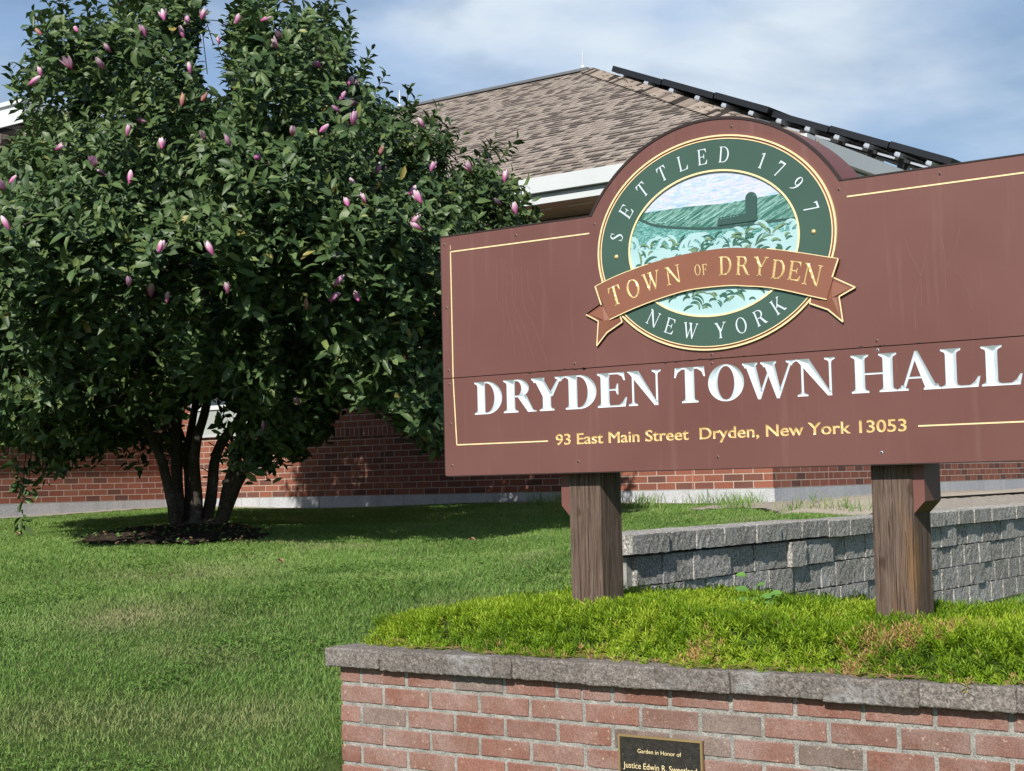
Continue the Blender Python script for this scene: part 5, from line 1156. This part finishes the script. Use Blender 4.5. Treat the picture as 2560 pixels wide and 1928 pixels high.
tag(mb.build('ground_weeds', M['leaf_fresh']), 'small green leaves growing in the dark soil under the tree', 'weeds', kind='stuff')
tag(mb2.build('leaf_litter', M['deadleaf']), 'dry fallen leaves in the dark soil under the tree', 'leaf litter', kind='stuff')
for (x, y), lab in (((45, 1340), 'pale fallen leaf lying in the grass at the left edge'), ((702, 1410), 'tan fallen leaf lying on the lawn in front of the tree bed'), ((1180, 1355), 'orange fallen leaf on the lawn beside the left sign post')):
    p = onD(x, y, 8); best = None
    for D in np.arange(6, 16, .02):
        q = onD(x, y, D)
        if q[2] < float(gz(q[0], q[1])) + .03: best = q; break
    if best is None: continue
    s = .028; V = []; 
    for i in range(5):
        for j in (-1, 0, 1): V.append((best[0] + s * (i / 2 - 1), best[1] + s * .5 * j * math.sin(math.pi * (i + .3) / 4.6), best[2] + .012 + .012 * abs(j) + .008 * math.sin(i)))
    F = [(i * 3 + j, i * 3 + j + 1, i * 3 + j + 4, i * 3 + j + 3) for i in range(4) for j in range(2)]
    tag(build('fallen_leaf', V, F, M['deadleaf']), lab, 'leaf', 'fallen leaves on the lawn')

# ------------------------------------------------------------------ feathery ground cover in the planter
g5 = np.random.default_rng(31)
def front(x): return 4.095 - .045 * ss(-3.1, -1.9, x) + .022 * np.sin(x * 9) + .018 * np.sin(x * 23 + 1) + .010 * np.sin(x * 61) + .10 * (1 - ss(-3.74, -3.45, x))
def hm(X, Y):
    f = front(X); e = ss(0, .24, Y - f); lft = ss(-3.98, -3.40, X)
    lump = np.array([noise.noise(Vector((x * 3.2, y * 3.2, 1))) + .5 * noise.noise(Vector((x * 8, y * 8, 5))) for x, y in zip(np.atleast_1d(X), np.atleast_1d(Y))])
    return 1.035 + (.085 * e + .035 * lump * e) * (.35 + .65 * lft) + .030 * np.exp(-((X + 2.85) / .45) ** 2) * e
xs = np.arange(-3.95, -.3, .03); ys = np.arange(3.9, 5.20, .03); X, Y = np.meshgrid(xs, ys); H_ = hm(X.ravel(), Y.ravel()); ff = front(X.ravel()); H_ = np.where(Y.ravel() < ff + .05, 1.046, H_ - .014); n_ = len(xs)
F = [(j * n_ + i, j * n_ + i + 1, (j + 1) * n_ + i + 1, (j + 1) * n_ + i) for j in range(len(ys) - 1) for i in range(n_ - 1) if (xs[i] > -3.72 or ys[j] > 4.4) and ys[j] > float(front(xs[i])) + .012]
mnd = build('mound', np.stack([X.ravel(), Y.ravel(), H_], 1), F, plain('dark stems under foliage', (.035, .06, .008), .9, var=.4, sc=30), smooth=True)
nsh = 20000; X = g5.uniform(-3.84, -.3, nsh); Y = g5.uniform(3.9, 5.18, nsh); k = (Y > front(X)) & ~((X < -3.72) & (Y < 4.38)) & ~((X > -3.122) & (X < -2.98) & (Y > 4.575) & (Y < 4.725)) & ~((X > -1.985) & (X < -1.835) & (Y > 4.575) & (Y < 4.725)); X = X[k]; Y = Y[k]; ns = len(X)
Z = hm(X, Y) - .012; out2 = np.stack([np.where(X < -3.6, -.5, 0) + g5.normal(0, .33, ns), -.55 * (1 - ss(0, .25, Y - front(X))) + g5.normal(0, .33, ns), np.ones(ns)], 1); sd2 = unit(out2); sl3 = g5.uniform(.020, .052, ns) * (.8 + .4 * ss(0, .15, Y - front(X)))
o1 = unit(np.cross(sd2, g5.normal(0, 1, (ns, 3)))); o2 = np.cross(sd2, o1); base = np.stack([X, Y, Z], 1); Vs, Rs, Ds = [], [], []; K = 19
dryc = np.zeros(ns)
for sx_, sy_, sr, am in ((-1.77, 4.28, .085, 1.), (-1.66, 4.38, .07, 1.), (-1.83, 4.16, .06, .8), (-1.70, 4.50, .06, .7), (-2.32, 4.12, .05, .6), (-2.75, 4.10, .04, .5), (-1.9, 4.06, .05, .6)): dryc = np.maximum(dryc, am * np.exp(-(((X - sx_) ** 2 + (Y - sy_) ** 2) / sr ** 2)))
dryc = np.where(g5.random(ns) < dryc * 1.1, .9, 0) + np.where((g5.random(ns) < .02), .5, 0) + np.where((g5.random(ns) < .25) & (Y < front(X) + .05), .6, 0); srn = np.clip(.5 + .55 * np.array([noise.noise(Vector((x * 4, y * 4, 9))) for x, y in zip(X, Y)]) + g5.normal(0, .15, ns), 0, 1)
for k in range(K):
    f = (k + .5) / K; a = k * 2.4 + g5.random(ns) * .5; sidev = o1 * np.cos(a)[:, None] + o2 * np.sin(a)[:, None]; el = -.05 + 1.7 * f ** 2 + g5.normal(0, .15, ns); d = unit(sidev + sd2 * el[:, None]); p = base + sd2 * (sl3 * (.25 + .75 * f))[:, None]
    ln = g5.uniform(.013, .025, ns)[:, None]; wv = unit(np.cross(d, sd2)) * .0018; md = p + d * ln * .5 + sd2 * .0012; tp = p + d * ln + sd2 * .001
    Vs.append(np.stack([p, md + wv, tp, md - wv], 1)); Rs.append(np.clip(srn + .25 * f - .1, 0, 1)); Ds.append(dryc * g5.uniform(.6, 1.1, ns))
Vs = np.concatenate(Vs).reshape(-1, 3); Rs = np.repeat(np.concatenate(Rs), 4); Ds = np.repeat(np.clip(np.concatenate(Ds), 0, 1), 4)
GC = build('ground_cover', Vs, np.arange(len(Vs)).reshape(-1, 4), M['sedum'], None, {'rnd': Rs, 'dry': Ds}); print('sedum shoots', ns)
tag(GC, 'bright lime green feathery ground cover with a few dried brown patches', 'ground cover', kind='stuff'); mnd.parent = GC; mnd.name = 'mound'
st_ = MB()
for i in range(170):
    x = g5.uniform(-3.5, -1.0); y = float(front(x)) + g5.uniform(-.015, .04); z = 1.047; a = g5.normal(0, .5); L_ = g5.uniform(.03, .09)
    P = [(x + L_ * t * math.cos(a), y - .02 * math.sin(t * 3 + i) + L_ * t * math.sin(a) * .3, z + .006 * math.sin(t * 3.1) + .002) for t in (0, .33, .66, 1)]; st_.tube(P, [.0007] * 4, 4, cap=False)
st_.build('dry_stalks', M['deadleaf'], GC)
# broad leaved seedling in the ground cover
def onYq(x, y, Y): d = ray(x, y); return CAM + d * ((Y - CAM[1]) / d[1])
sp0 = onYq(1640 * 1.1573, 1300 * 1.1573, 4.80); M['leaf_seedling'] = plain('seedling leaf', (.10, .22, .045), .45, var=.3, sc=14); SD = empty('seedling', tuple(sp0)); tag(SD, 'small broad leaved seedling poking up between the sign posts', 'plant')
sp = Vector(sp0); stem = MB(); stem.tube([sp + Vector((.02, 0, -.08)), sp + Vector((.0, 0, .0)), sp + Vector((-.02, 0, .05))], [.0025, .002, .0015], 6); stem.tube([sp + Vector((.01, 0, -.04)), sp + Vector((.03, -.02, .0)), sp + Vector((.07, -.03, .015))], [.002, .0018, .0012], 6); stem.build('stem', M['leaf_fresh'], SD)
for (dx, dz, ln, an, tl) in ((-.035, .065, .045, 2.6, .3), (.0, .035, .035, .3, .1), (-.03, .018, .05, 3.0, -.1), (.02, .0, .05, -.3, -.2), (.06, .01, .045, .2, .2), (.035, -.018, .055, -.5, -.3), (-.03, -.015, .05, 3.4, -.2), (.075, .015, .04, -.9, -.2), (.0, -.03, .05, 2.2, 0)):
    V = []; c, s = math.cos(an), math.sin(an); o = sp + Vector((dx, -.015 - abs(dx) * .3, dz + .022)); ln *= .95
    for i in range(6):
        t = i / 5; w2 = ln * .36 * math.sin(math.pi * (t * .9 + .07)) ** .8
        for j in (-1, 0, 1): V.append((o.x + ln * t * c, o.y + j * w2 * .8, o.z + ln * t * s * .5 + abs(j) * w2 * .2 + j * w2 * .5 - tl * t * t * ln * .5))
    build('leaf', V, [(i * 3 + j, i * 3 + j + 1, i * 3 + j + 4, i * 3 + j + 3) for i in range(5) for j in range(2)], M['leaf_seedling'], SD, smooth=True)
